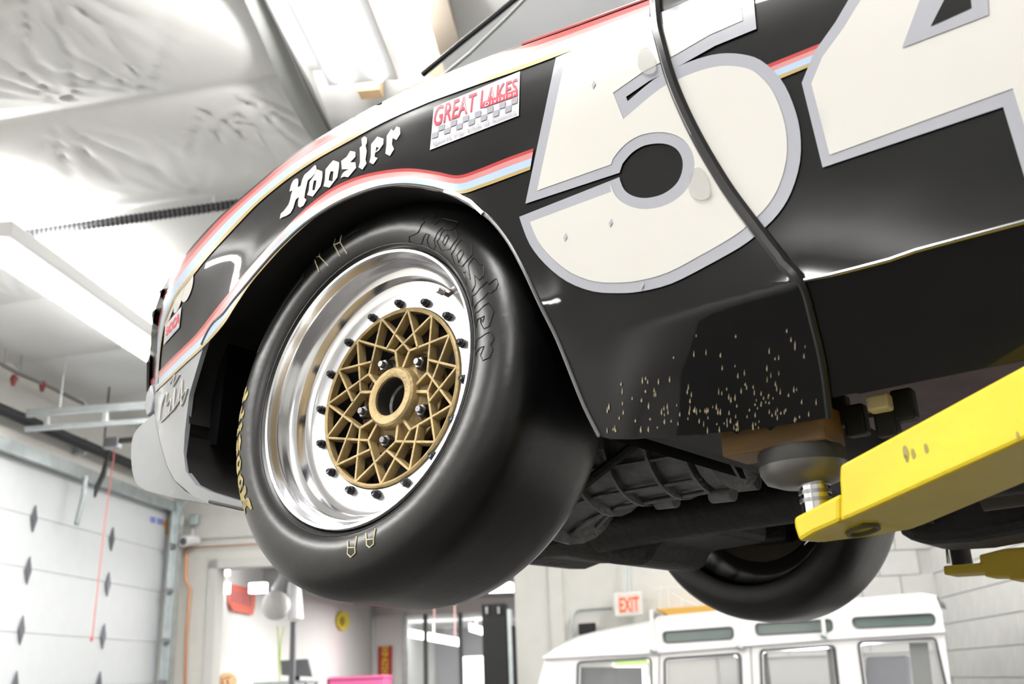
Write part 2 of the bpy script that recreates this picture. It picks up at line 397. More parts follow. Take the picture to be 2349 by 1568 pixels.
# ------------------------------------------------------------------ RACE CAR
AZ = math.radians(37.0)
VD = -np.array([math.sin(AZ), math.cos(AZ), 0]); UD = np.array([-math.cos(AZ), math.sin(AZ), 0])
O = np.array([-.22097, 1.40425, 2.06795])
def car(u, v, w): return O + UD * u + VD * v + UZ * w
def relu(x): return np.maximum(0, x)
def S(u, w):
    r = np.sqrt(u * u + w * w)
    wt = np.clip((-.42 - u) / .2, 0, 1); wt = wt * wt * (3 - 2 * wt)
    s = .02 - .78 * relu(u - .30) ** 2 - 1.7 * relu(w - .27) ** 2 - .5 * relu(-.035 - w) * wt - .5 * relu(-.05 - w) ** 2 * (1 - wt)
    return s + .012 * np.exp(-((r - .315) / .05) ** 2) * np.clip((w + .12) / .15, 0, 1)
def surf(off=0., fn=S):
    def f(px):
        d = rays(px); c = CAM - O; n = len(d)
        t0 = (.30 - c @ VD) / (d @ VD); t1 = (-.40 - c @ VD) / (d @ VD)
        K = 240; tt = np.linspace(0, 1, K)[None, :]; T = t0[:, None] * (1 - tt) + t1[:, None] * tt
        Px = c[None, None, :] + d[:, None, :] * T[:, :, None]
        g_ = Px @ VD - fn(Px @ UD, Px[:, :, 2]) - off
        neg = g_ <= 0; has = neg.any(1); i = np.argmax(neg, 1); i = np.where(has, i, 0)
        am = np.argmin(np.abs(g_), 1)
        out = np.zeros((n, 3))
        for k in range(n):
            if has[k] and i[k] > 0:
                ta, tb = T[k, i[k] - 1], T[k, i[k]]; a, b = g_[k, i[k] - 1], g_[k, i[k]]
                for _ in range(4):
                    t = ta + (tb - ta) * a / (a - b); q_ = c + d[k] * t; gq = q_ @ VD - float(fn(np.float64(q_ @ UD), q_[2])) - off
                    if gq > 0: ta, a = t, gq
                    else: tb, b = t, gq
                    if abs(gq) < 1e-7: break
            else: t = T[k, am[k]]
            out[k] = CAM + d[k] * t
        return out
    return f
def carplane(v):
    return lambda px: at_plane(px, car(0, v, 0), VD)
rc = thing('race_car', 'black race car on a lift with white number 54 and gold mesh wheel', 'race car', car(0, 0, -.3))
f0 = surf(0); f1 = surf(.0016); f2 = surf(.0028); f3 = surf(.0038)
top = [(341, 905), (343, 830), (350, 740), (362, 690), (385, 640), (440, 565), (500, 500), (550, 455), (600, 412), (640, 378), (700, 335), (770, 293), (860, 243), (950, 200), (1000, 178), (1100, 138), (1200, 99), (1330, 53), (1495, -8)]
arch = [(430, 1000), (430, 930), (444, 850), (463, 790), (486, 745), (512, 720), (535, 690), (560, 660), (600, 612), (640, 568), (700, 513), (770, 468), (840, 438), (900, 425), (960, 426), (1030, 443), (1110, 490), (1160, 545), (1200, 615), (1240, 700), (1275, 770), (1300, 830), (1340, 930), (1375, 1000)]
seam = [(1495, -8), (1500, 60), (1512, 110), (1532, 180), (1560, 250), (1600, 330), (1660, 430), (1720, 512), (1780, 590), (1835, 650), (1862, 740), (1885, 840), (1900, 958)]
topc = crom(top, 5); archc = crom(arch, 4); seamc = crom(seam, 4)
fender_poly = topc + seamc[1:] + [(1750, 982), (1600, 996), (1450, 1006), (1400, 1006)] + archc[::-1] + [(400, 1000)]
# nose part below the stripe is grey, so the black fender stops at the lower stripe
lowline = [(345, 905), (417, 837), (463, 789), (483, 758)]
black_poly = topc + seamc[1:] + [(1750, 982), (1600, 996), (1450, 1006), (1400, 1006)] + [p for p in archc[::-1] if p[1] < 760 or p[0] > 700] + [(463, 789), (417, 837), (360, 893)]
fender = sheet('front_fender', [black_poly], f0, black_paint, rc, 15, thick=.006)
crease = [(1835, 645), (1900, 632), (1960, 617), (2040, 596), (2100, 575), (2200, 548), (2400, 495), (2700, 415)]
fup = surf(0, lambda u, w: S(u, np.maximum(w, -.03)))
door_poly = [(1500, -8)] + [(x + 5, y) for x, y in seamc[1:] if y < 640] + crease + [(2700, -420), (1600, -300)]
cdoor = sheet('car_door', [door_poly], fup, black_paint, rc, 34, thick=.006)
sill_poly = [(1840, 647)] + [(x, y + 1.5) for x, y in crease[1:]] + [(2700, 750), (2400, 815), (2120, 872), (1905, 912)] + [(x + 5, y) for x, y in seamc[::-1] if 655 < y < 905]
csill = sheet('sill_panel', [sill_poly], f0, black_paint, rc, 34, thick=.006)
put('door_gap_strip', tube(surf(.003)([(x + (8 if y < 600 else 3), y) for x, y in seamc]), [.0075 if p[1] < 640 else .004 for p in seamc], 8), satinb, fender, sm=True)  # raised dark strip standing in for the shade of the recessed door gap
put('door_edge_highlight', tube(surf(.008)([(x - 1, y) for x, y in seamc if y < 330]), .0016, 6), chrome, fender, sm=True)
put('sill_seam_trim', tube(surf(.002)([(1835, 645), (1900, 632), (1960, 617), (2040, 596), (2100, 575), (2200, 548), (2400, 495)]), .0022, 8), mat('trim_shiny', (.3, .3, .3), .15, metal=.9), cdoor, sm=True)
# stripes
US = crom([(352, 880), (355, 800), (362, 730), (378, 672), (400, 622), (445, 566), (502, 503), (552, 458), (602, 415), (642, 381), (702, 338), (772, 297), (862, 247), (952, 205), (1002, 183), (1102, 143), (1202, 104), (1332, 58), (1490, 0)], 5)
LS = crom([(362, 880), (368, 800), (380, 735), (402, 685), (432, 645), (480, 585), (540, 520), (588, 470), (632, 432), (670, 403), (730, 363), (796, 326), (884, 278), (972, 239), (1022, 220), (1120, 185), (1215, 152), (1340, 105), (1490, 50)], 5)
for nm, a, b, mm in (('red_stripe', 0, .22, red_paint), ('pink_stripe', .22, .42, pink_paint), ('pale_blue_stripe', .42, .82, blue_paint), ('gold_stripe', .82, 1, gold_paint)):
    band(nm, US, LS, a, b, f1, mm, fender)
UL = crom([(345, 872), (400, 815), (448, 768), (490, 715), (528, 668), (560, 628), (600, 583), (640, 540), (700, 478), (760, 432), (820, 405), (880, 391), (940, 386), (1000, 393), (1050, 402), (1100, 387), (1160, 363), (1224, 340)], 5)
LL = crom([(349, 905), (420, 838), (470, 792), (512, 745), (541, 700), (575, 650), (615, 603), (655, 560), (712, 508), (776, 466), (842, 440), (900, 429), (955, 430), (1010, 440), (1060, 444), (1110, 428), (1165, 408), (1216, 389)], 5)
for nm, a, b, mm in (('red_stripe', 0, .17, red_paint), ('pink_stripe', .17, .45, pink_paint), ('pale_blue_stripe', .45, .82, blue_paint), ('gold_stripe', .82, 1, gold_paint)):
    band(nm, UL, LL, a, b, f1, mm, fender)
UD_ = dens([(1600, 212), (1730, 160), (1930, 80), (2010, 47)], 20, False); LD_ = dens([(1612, 252), (1742, 200), (1942, 118), (2022, 86)], 20, False)
for nm, a, b, mm in (('red_stripe', 0, .2, red_paint), ('pink_stripe', .2, .45, pink_paint), ('pale_blue_stripe', .45, .8, blue_paint), ('gold_stripe', .8, 1, gold_paint)):
    band(nm, UD_, LD_, a, b, f1, mm, cdoor)
# race number
five = [(1275, 132), (1380, 87), (1487, 41), (1574, 4), (1724, -58), (1735, 66), (1640, 105), (1560, 150), (1490, 185), (1436, 222)] + crom([(1440, 232), (1500, 182), (1550, 155), (1600, 135), (1650, 123), (1700, 124), (1745, 138), (1790, 180), (1818, 235), (1835, 300), (1835, 370), (1815, 440), (1785, 490), (1745, 530), (1700, 565), (1620, 610), (1540, 650), (1470, 668), (1420, 672), (1360, 668), (1300, 645), (1250, 605), (1215, 560), (1195, 510)], 3) + [(1191, 497), (1421, 406)] + crom([(1422, 412), (1432, 435), (1452, 449), (1482, 454), (1520, 445), (1550, 423), (1564, 395), (1565, 365), (1550, 340), (1520, 329), (1480, 333), (1450, 350), (1428, 375)], 3) + [(1421, 396), (1205, 467)]
def inset(poly, k0, k1, x0=1190, x1=2400):
    n = len(poly); out = []; P = [np.array(p, float) for p in poly]
    ar = sum(P[i][0] * P[(i + 1) % n][1] - P[(i + 1) % n][0] * P[i][1] for i in range(n)); sg = 1 if ar > 0 else -1
    for i in range(n):
        a = P[i] - P[i - 1]; b = P[(i + 1) % n] - P[i]
        a = a / (np.linalg.norm(a) + 1e-9); b = b / (np.linalg.norm(b) + 1e-9)
        na = np.array([-a[1], a[0]]) * sg; nb = np.array([-b[1], b[0]]) * sg; m_ = na + nb; L_ = np.linalg.norm(m_)
        if L_ < .3: out.append(tuple(P[i] + (na + a) * 20)); continue
        m_ /= L_; k = k0 + (k1 - k0) * (P[i][0] - x0) / (x1 - x0); out.append(tuple(P[i] + m_ * k / max(.45, m_ @ na)))
    return out
sheet('number_five_border', [five], surf(.0021), silver_paint, fender, 26)
in5a = inset(five, 20, 42)
sheet('number_five', [in5a], f2, white_paint, fender, 26)
four = [(1839, 190), (1867, 120), (1916, 51), (1946, 0), (2040, -150), (2560, -330), (2700, -40), (2480, 120), (2560, 470), (2400, 540), (2349, 403), (2301, 245), (1887, 384)]
hole = [(2135, 60), (2228, 18), (2222, -40), (2192, -52)]
holeb = [(2069, 110), (2268, 34), (2262, -80), (2150, -110)]
sheet('number_four_border', [four], surf(.0021), silver_paint, cdoor, 34)
sheet('number_four', [inset(four, 20, 36, 1800, 2400)], f2, white_paint, cdoor, 34)
sheet('number_four_counter_border', [holeb], f3, silver_paint, cdoor, 30)
sheet('number_four_counter', [hole], surf(.0044), black_paint, cdoor, 30)
# blackletter name (glyph outlines in their own drawing frame)
GL = [[[(330, 900), (375, 870), (400, 880), (405, 930), (395, 1000), (438, 975), (455, 900), (490, 820), (560, 760), (640, 680), (660, 690), (665, 740), (640, 800), (590, 860), (540, 900), (525, 960), (505, 1050), (490, 1150), (520, 1180), (480, 1260), (430, 1290), (400, 1270), (400, 1200), (415, 1140), (370, 1170), (355, 1210), (330, 1300), (290, 1370), (230, 1410), (175, 1430), (135, 1455), (150, 1380), (200, 1330), (260, 1250), (285, 1180), (300, 1100), (320, 1045), (275, 1060), (300, 960)]],
      [[(670, 740), (750, 770), (750, 850), (725, 980), (610, 1135), (530, 1110), (555, 1040), (565, 920), (630, 830)], [(630, 900), (665, 900), (655, 970), (640, 1040), (605, 1040), (615, 960)]],
      [[(905, 610), (990, 640), (990, 710), (965, 855), (850, 1005), (765, 985), (785, 900), (795, 740), (860, 660)], [(870, 770), (910, 770), (895, 915), (840, 900), (850, 830)]],
      [[(1150, 475), (1225, 490), (1225, 560), (1150, 640), (1225, 640), (1235, 720), (1120, 855), (1060, 845), (1010, 865), (1040, 800), (1070, 770), (1130, 740), (1030, 740), (1020, 620), (1100, 560)]],
      [[(1310, 300), (1355, 265), (1390, 290), (1390, 360), (1370, 400), (1388, 480), (1370, 600), (1385, 660), (1325, 745), (1270, 710), (1290, 640), (1290, 520), (1285, 430), (1320, 400)]],
      [[(1540, 270), (1630, 300), (1625, 380), (1560, 470), (1510, 500), (1500, 560), (1545, 580), (1480, 670), (1425, 640), (1445, 560), (1450, 380)], [(1525, 420), (1565, 430), (1515, 490)]],
      [[(1740, 160), (1775, 190), (1815, 125), (1865, 140), (1870, 230), (1815, 320), (1760, 290), (1750, 380), (1780, 450), (1720, 550), (1655, 515), (1670, 400), (1675, 260)]]]
for gl in GL:
    sheet('blackletter', [[(620 + x / 6.272, 270 + y / 6.272) for x, y in p] for p in gl], f1, white_paint, fender, 0)
# club sticker
SQ = [(995, 246), (1193, 163), (1190, 265), (986, 344)]
sheet('club_sticker', [SQ], f1, mat('sticker_white', (.55, .55, .58), .3, coat=.5), fender, 16)
textquad('sticker_title', 'GREAT LAKES', [(999, 244), (1188, 178), (1186, 214), (992, 292)], f2, decalr, fender, .012)
dv = [(1110, 233), (1186, 202), (1186, 212), (1109, 245)]
sheet('sticker_strip', [[(1108, 234), (1187, 204), (1187, 219), (1107, 247)]], f2, decalr, fender, 0)
textquad('sticker_division', 'D i v i s i o n', [(1113, 235), (1183, 208), (1183, 217), (1112, 245)], f3, mat('sticker_white', (.8, .8, .82)), fender, .02)
for k in range(14):
    a, b = k / 14, (k + 1) / 14
    qd = [(992, 294), (1187, 221), (1186, 249), (990, 318)]
    v0, v1 = (.5, 1) if k % 2 else (0, .5)
    sheet('sticker_check', [[tuple(bil(qd, a, v1)), tuple(bil(qd, b, v1)), tuple(bil(qd, b, v0)), tuple(bil(qd, a, v0))]], f2, mat('check_grey', (.28, .28, .32), .4), fender, 0)
textquad('sticker_club_name', 'Sports Car Club of America', [(992, 323), (1184, 250), (1184, 263), (991, 338)], f3, decalg, fender, 0)
# nose lettering and small sticker
for p in ([(372, 735), (380, 690), (388, 660), (402, 645), (406, 665), (400, 700), (385, 740), (376, 747)], [(398, 715), (403, 670), (414, 640), (424, 640), (420, 675), (408, 710)], [(417, 690), (418, 655), (432, 628), (443, 632), (440, 660), (428, 688)]):
    sheet('nose_lettering', [crom(p, 3, True)], f1, white_paint, fender, 0)
q = [(379, 746), (416, 703), (411, 751), (375, 791)]
sheet('red_club_sticker', [q], f1, MATS['sticker_white'], fender, 12)
textquad('red_club_letters', 'SCCA', [(381, 752), (413, 713), (410, 740), (379, 772)], f2, decalr, fender, .04)
textquad('red_club_line', 'CLUB RACING', [(379, 776), (410, 744), (410, 750), (378, 783)], f2, decalg, fender, 0)
# fender highlight mouldings along the arch edge
put('arch_edge', tube(surf(.001)(archc[12:]), .0028, 8), mat('arch_lip', (.05, .05, .055), .2, coat=1), fender, sm=True)
put('arch_tape', tube(surf(.004)([(1020, 438), (1050, 447), (1080, 463), (1108, 490)]), .003, 6), chrome, fender, sm=True)
for c_ in ((1357, 195), (1292, 545), (1396, 512), (1468, 655)):
    sheet('paint_chip', [[(c_[0], c_[1]), (c_[0] + 6, c_[1] - 12), (c_[0] + 9, c_[1] - 2), (c_[0] + 3, c_[1] + 9)]], f3, decalg, fender, 0, sm=False)
clipm = mat('clear_clip', (.55, .55, .54), .12, coat=1, alpha=.4)
for (x, y, rr) in ((1604, 424, 24), (1484, 142, 20)):
    o = sheet('clear_mirror_mount', [crom([(x - rr, y - rr), (x, y - rr * 1.7), (x + rr * .8, y - rr * .6), (x + rr, y + rr), (x, y + rr * 1.4), (x - rr, y + rr * .6)], 4, True)], surf(.006), clipm, fender, 9, thick=.005)
# mud specks on the sill
sp = []
for k in range(150):
    x = random.triangular(1330, 1890, 1700); y = 990 - abs(random.gauss(0, 75)) - (0 if x < 1750 else 20); l = random.uniform(4, 12); w_ = random.uniform(1, 3)
    if y < 700: continue
    sp.append([(x, y), (x + w_, y - l), (x + w_ + 1, y), (x + w_, y + l * .5)])
Vs = []; Fs = []
for q in sp:
    Vs += list(f1(q)); n = len(Vs); Fs.append([n - 4, n - 3, n - 2, n - 1])
o = mesh('mud_specks', np.array(Vs) - P0(rc), Fs, debris, fender, kind='stuff')
# grey front apron and splitter
apron = [(347, 905), (420, 838), (466, 790), (476, 765), (462, 810), (450, 850), (434, 905), (424, 990), (421, 1036), (426, 1080), (450, 1112), (481, 1127), (539, 1145), (600, 1160), (600, 1178), (545, 1168), (481, 1156), (440, 1135), (400, 1100), (383, 1067), (369, 1018), (356, 955)]
ap = sheet('front_apron', [apron], f0, grey_paint, rc, 18, thick=.008)
for pts in ([(366, 965), (372, 925), (383, 900), (380, 930), (392, 915), (388, 945)], [(395, 930), (402, 890), (398, 940), (410, 905)], [(408, 925), (418, 870), (416, 930), (430, 890)], [(390, 880), (400, 860), (396, 885), (412, 858)], [(368, 968), (400, 935), (426, 895)]):
    put('script_lettering', tube(f1(crom(pts, 4)), .0016, 5), white_paint, ap)
sp_px = crom([(352, 948), (330, 968), (311, 987), (303, 1005), (300, 1030), (302, 1076), (313, 1110), (335, 1126)], 4) + [(390, 1141), (440, 1150), (500, 1160), (470, 1150), (425, 1125), (398, 1098), (383, 1067), (369, 1018), (356, 955)]
put('front_splitter', prism(list(carplane(-.055)(sp_px)), -VD * 1.25), grey_paint, rc, sm=True, bevel=.004)
put('side_indicator', prism(list(carplane(-.06)([(345, 880), (334, 905), (331, 930), (336, 955), (347, 945), (352, 915)])), -VD * .06), grey_paint, rc, sm=True, bevel=.003)
put('apron_edge', tube(surf(.001)([(481, 1150), (545, 1165), (600, 1176), (640, 1182)]), .003, 6), satinb, ap, sm=True)
# wheel-arch liner
ar3 = f0(archc[2:]) - VD * .004
Vl = []; Fl = []
ring = list(ar3) + []
for p in ring: Vl += [p, p - VD * .36]
for i in range(len(ring) - 1): Fl.append([2 * i, 2 * i + 1, 2 * i + 3, 2 * i + 2])
o = mesh('arch_liner', np.array(Vl) - P0(rc), Fl, liner, rc, True)
inner = [(p - O) for p in ring]
put('inner_wing', prism([car(p @ UD, -.36, p[2]) for p in inner] + [car(-.36, -.36, .03), car(.2, -.36, .03), car(.42, -.36, -.16)], -VD * .02), liner, rc)
fl = f0([(430, 1000), (424, 1045), (430, 1085), (450, 1112), (481, 1127), (539, 1145), (600, 1160)])
Vl = []; Fl = []
for p in fl: Vl += [p - VD * .003, p - VD * .5]
for i in range(len(fl) - 1): Fl.append([2 * i, 2 * i + 1, 2 * i + 3, 2 * i + 2])
mesh('arch_liner_front', np.array(Vl) - P0(rc), Fl, liner, rc, True)
# body behind the side skin: hood top, cowl, rear wall (all follow the silhouette inwards)
tp = f0(topc[3:]); Vh = []; Fh = []
for p in tp:
    h = -.02
    Vh += [p - VD * .006 - UZ * .004, p - VD * .12 - UZ * .006, p - VD * .75 + UZ * .0, p - VD * 1.38 - UZ * .006, p - VD * 1.5 - UZ * .02]
for i in range(len(tp) - 1):
    for k in range(4): Fh.append([5 * i + k, 5 * i + k + 1, 5 * i + k + 6, 5 * i + k + 5])
mesh('hood', np.array(Vh) - P0(rc), Fh, black_paint, rc, True)
put('nose_panel', prism([tp[0] - VD * .005, f0([(347, 905)])[0] - VD * .005, f0([(356, 955)])[0] - VD * .02, f0([(369, 1018)])[0] - VD * .03, car(.38, -.03, -.02), car(.36, -.03, .2)], -VD * 1.3), black_paint, rc)
put('far_fender', prism([car(u, -1.48, w) for u, w in [(.5, .1), (.47, .28), (.36, .37), (.2, .39), (-1.2, .42), (-1.2, -.1), (-.5, -.14)] + [(-.33 * math.cos(a), .31 * math.sin(a)) for a in np.linspace(.1, PI - .1, 14)] + [(.42, -.1)]], -VD * .02), black_paint, rc)
# glass area above the belt line
gl_f = surf(0, lambda u, w: -.055 - .9 * relu(w - .36))
gpoly = [(975, 166), (1060, 95), (1140, 33), (1200, -15), (1330, -90), (1560, -190), (1620, -60), (1500, -2), (1330, 60), (1200, 106), (1080, 150), (1010, 180)]
sg_ = sheet('side_glass', [gpoly], gl_f, glassc, rc, 30)
put('screen_pillar', tube(gl_f([(970, 170), (1060, 96), (1138, 34), (1205, -20), (1330, -92), (1480, -150)]), .0065, 8), blackm, rc, sm=True)
put('glass_divider', tube(gl_f([(1010, 178), (1080, 120), (1165, 38), (1260, -60)]), .004, 8), mat('pillar_light', (.5, .5, .5), .3), rc, sm=True)
put('belt_trim', tube(surf(.001)([(1200, 101), (1330, 55), (1495, -6)]), .003, 8), red_paint, fender, sm=True)
wsp = gl_f([(975, 166), (1140, 33), (1330, -90)])
put('windscreen', prism([wsp[0], wsp[1], wsp[2], wsp[2] - VD * 1.15, wsp[1] - VD * 1.15, wsp[0] - VD * 1.15][:3] + [wsp[2] - UZ * .004, wsp[1] - UZ * .004, wsp[0] - UZ * .004], -VD * 1.15), glassl, rc)
# underside
put('floor_pan', join(obox(car(-1.7, -.75, -.10), UD * 1.1, VD * .66, UZ * .008)), pinkund, rc)
put('inner_sill', prism([car(-.68, -.05, -.135), car(-2.8, -.05, -.125), car(-2.8, -.05, -.08), car(-.68, -.05, -.08)], -VD * .04), liner, rc, bevel=.004)
put('engine_bay_floor', obox(car(-.1, -.75, .05), UD * .5, VD * .36, UZ * .01), liner, rc)
put('bulkhead', obox(car(-.45, -.72, .1), UD * .01, VD * .68, UZ * .25), liner, rc)
cp = carplane(-.83)
sub_px = [(1160, 1290), (1205, 1290), (1240, 1276), (1290, 1274), (1345, 1284), (1400, 1292), (1462, 1295), (1486, 1286), (1498, 1262), (1508, 1243), (1560, 1234), (1640, 1220), (1640, 1120), (1400, 1040), (1160, 1100)]
put('front_subframe', prism(list(cp(sub_px)), -VD * .25), under, rc, bevel=.012)
put('chassis_rail', tube([car(.12, -.80, -.128), car(-.1, -.80, -.120), car(-.5, -.80, -.118), car(-2.2, -.80, -.118)], .044, 16), under, rc, sm=True)
# gearbox with ribs
g0 = car(.02, -.55, -.02); g1 = car(-.42, -.50, -.045); gd = (g1 - g0) / np.linalg.norm(g1 - g0)
e1 = np.cross(gd, UZ); e1 /= np.linalg.norm(e1)
gx = put('gearbox', lathe(g0, gd, e1, [(.02, -.06), (.15, -.05), (.155, -.03), (.15, 0), (.128, .03), (.112, .08), (.098, .15), (.092, .26), (.09, .33), (.10, .335), (.10, .36), (.07, .37), (.06, .47), (.02, .48)], 28), castm, rc, sm=True)
for d_, r_ in ((.0, .165), (.10, .122), (.17, .11), (.25, .106), (.32, .106)):
    put('gearbox_rib', lathe(g0, gd, e1, [(r_ - .03, d_), (r_, d_ + .001), (r_, d_ + .007), (r_ - .03, d_ + .008)], 28), castm, gx, sm=False)
e2 = np.cross(gd, e1)
for k in range(12):
    a = 2 * PI * k / 12; rr = lambda r: r * (math.cos(a) * e1 + math.sin(a) * e2)
    put('gearbox_rib', tube([g0 + rr(.152), g0 + gd * .05 + rr(.124), g0 + gd * .12 + rr(.107), g0 + gd * .33 + rr(.096)], .004, 6), castm, gx)
for (d_, a) in ((.03, 1.2), (.08, 2.4), (.2, 1.9), (.34, 1.5), (.34, 2.3), (.34, 3.1)):
    c = g0 + gd * d_ + .105 * (math.cos(a) * e1 + math.sin(a) * e2)
    put('gearbox_boss', tube([c - gd * .02, c + gd * .02], .014, 10), castm, gx, sm=True)
ux = carplane(-.42)
put('control_arm', tube(list(ux([(1340, 1110), (1480, 1000)])), .009, 8), under, rc, sm=True)
put('brake_line', tube(list(carplane(-.3)(crom([(1900, 990), (1940, 940), (2000, 950), (2040, 910), (2120, 900)], 4))), .005, 6), blackm, rc, sm=True)
put('bracket_light', bmo := obox(carplane(-.1)([(2018, 925)])[0], UD * .012, VD * .01, UZ * .009), mat('cream_bracket', (.55, .50, .36), .5), rc, bevel=.003)
for (x, y) in ((1925, 945), (1965, 965), (2035, 965), (2075, 930)):
    put('floor_bracket', obox(carplane(-.14)([(x, y)])[0], UD * .012, VD * .01, UZ * .018), blackm, rc, bevel=.003)
tk = carplane(-1.15)
put('fuel_tank', prism(list(tk([(2050, 1192), (2062, 1222), (2082, 1240), (2130, 1246), (2230, 1240), (2500, 1190), (2500, 1050), (2050, 1100)])), -VD * .2), under, rc, bevel=.02)
put('exhaust_pipe', tube([car(-.60, -.95, -.135), car(-1.4, -.95, -.125), car(-2.3, -.95, -.12)], .028, 14), mat('exhaust_brown', (.09, .075, .06), .45, metal=.6, noise=.3), rc, sm=True)
# ------------------------------------------------------------------ WHEELS
def wheel_axes(az, el):
    a, e = math.radians(az), math.radians(el)
    n = np.array([math.sin(a) * math.cos(e), math.cos(a) * math.cos(e), math.sin(e)]); t = np.array([math.cos(a), -math.sin(a), 0.]); return n, t, np.cross(t, n)
WN, WT, WZ = wheel_axes(37.9, -6.2)
TYP = [(.212, .006), (.219, -.004), (.232, -.012), (.248, -.015), (.266, -.012), (.282, -.005), (.294, .006), (.301, .018), (.3045, .033), (.3045, .055), (.301, .12), (.297, .17), (.290, .20), (.277, .222), (.25, .236), (.215, .23), (.207, .215)]
def wp(r, deg, d, c=O, n=WN, t=WT, z=WZ):
    a = math.radians(deg); return c + n * d + r * (math.cos(a) * t + math.sin(a) * z)
def make_wheel(c, n, t, z, parent, full=True):
    # lathe: angle measured t -> z ; cross(n,t) = -z so use axis order (e1=t, e2=z)
    def L(prof, N=64):
        V = []; Fc = []
        for (r, d) in prof:
            for k in range(N):
                a = 2 * PI * k / N; V.append(c + n * d + r * (math.cos(a) * t + math.sin(a) * z))
        for i in range(len(prof) - 1):
            for k in range(N): Fc.append([i * N + k, i * N + (k + 1) % N, (i + 1) * N + (k + 1) % N, (i + 1) * N + k])
        return V, Fc
    rim = put('wheel_rim', L([(.209, .012), (.2135, .006), (.2145, -.001), (.2125, -.005), (.2085, -.004), (.2065, .002), (.2055, .010), (.2035, .016), (.2005, .019), (.1995, .026), (.193, .032), (.186, .036), (.184, .044), (.1825, .050), (.176, .0545), (.168, .0555)], 96), polished, parent, sm=True)
    put('lip_face', L([(.168, .0555), (.160, .057), (.1425, .057), (.1415, .060), (.1415, .068)], 96), facealloy, rim, sm=True)
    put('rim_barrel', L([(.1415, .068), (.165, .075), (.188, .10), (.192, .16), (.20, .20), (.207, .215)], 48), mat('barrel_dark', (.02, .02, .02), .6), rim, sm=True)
    put('tyre', L(TYP, 128), rubber, rim, sm=True)
    return rim, L
rim, L = make_wheel(O, WN, WT, WZ, rc)
put('spider_ring', L([(.141, .062), (.141, .054), (.1385, .052), (.1345, .054), (.1345, .066)], 80), gold, rim, sm=True)
def bar(a, b, w, h, depth_dir, m, name, parent):
    a, b = np.asarray(a), np.asarray(b); d = (b - a) / np.linalg.norm(b - a); s_ = np.cross(d, depth_dir); s_ /= np.linalg.norm(s_)
    # front face narrower than the back (draft angle of the casting)
    V = []
    for p in (a, b):
        V += [p - s_ * w * .38, p + s_ * w * .38, p + s_ * w * .62 + depth_dir * h, p - s_ * w * .62 + depth_dir * h]
    return put(name, (V, [[0, 1, 2, 3], [4, 7, 6, 5], [0, 4, 5, 1], [1, 5, 6, 2], [2, 6, 7, 3], [3, 7, 4, 0]]), m, parent, bevel=.0008)
PH = 78.3; RIN = .0745
def chord(delta):      # radius on the straight chord from (.136,0) to (RIN,36)
    d = math.radians(delta); return .136 * RIN * math.sin(math.radians(36)) / (.136 * math.sin(d) + RIN * math.sin(math.radians(36) - d)) if delta > 0 else .136
for j in range(15):
    for sgn in (1, -1):
        endang = PH + 24 * j + sgn * 36
        lug = min(abs(((endang - (42.3 + 72 * q)) + 180) % 360 - 180) for q in range(5)) < 3
        D_ = 24 if lug else 36
        a = wp(.137, PH + 24 * j, .0525); b = wp(chord(D_), PH + 24 * j + sgn * D_, .0575 if D_ == 24 else .0605)
        bar(a, b, .0052, .015, WN, gold, 'spoke', rim)
for j in range(15):
    ang = PH + 24 * j + 36
    lug = min(abs(((ang - (42.3 + 72 * q)) + 180) % 360 - 180) for q in range(5)) < 3
    if not lug:
        near = min((((ang - (42.3 + 72 * q)) + 180) % 360 - 180 for q in range(5)), key=abs)
        bar(wp(RIN, ang, .0605), wp(.044, ang - near * -.25, .064), .0065, .02, WN, gold, 'spoke', rim)
put('wheel_hub', L([(.030, .12), (.030, .060), (.031, .0565), (.034, .055), (.044, .056), (.047, .060), (.050, .070), (.064, .079), (.084, .082), (.084, .095)], 64), golddark, rim, sm=True)
put('hub_face', L([(.0305, .0565), (.034, .0548), (.0435, .0552), (.0465, .0585)], 64), gold, rim, sm=True)
put('hub_bore', L([(.0295, .06), (.0290, .085), (.026, .088), (.025, .12)], 48), mat('bore_steel', (.25, .24, .22), .25, metal=.9), rim, sm=True)
put('hub_cap_inner', L([(.025, .118), (.001, .118)], 32), satinb, rim)
for q in range(5):
    ang = 44 + 72 * q
    for nm, rr, d0, d1, mm, nn in (('lug_socket', .0135, .0765, .0815, satinb, 24), ('lug_nut', .0100, .064, .081, lugm, 6), ('wheel_stud', .0055, .058, .066, lugm, 14)):
        c = wp(.0665, ang, 0); V, Fc = lathe(c, WN, WT, [(.0005, d0), (rr * .85, d0), (rr, d0 + .0015), (rr, d1)], nn)
        put(nm, (V, Fc), mm, rim, sm=(nn > 8))
for k in range(16):
    ang = 87.2 + 22.5 * k; c = wp(.1505, ang, 0)
    o = put('rim_bolt', lathe(c, WN, WT, [(.0005, .046), (.0035, .0455), (.0048, .047), (.0048, .0515), (.0066, .052), (.0066, .0572)], 16), boltm, rim, sm=True)
vc = wp(.176, 47.5, .045)
put('valve_stem', tube([wp(.186, 47, .048), vc, vc - WN * .022], [.003, .0035, .003], 10), mat('valve_brown', (.10, .06, .04), .5), rim, sm=True)
put('valve_cap', tube([vc - WN * .012, vc - WN * .026], .0052, 12), chrome, rim, sm=True)
put('brake_disc', L([(.02, .125), (.132, .125), (.132, .145), (.02, .145)], 48), mat('disc_iron', (.045, .035, .025), .5, metal=.6, noise=.3), rc, sm=False)
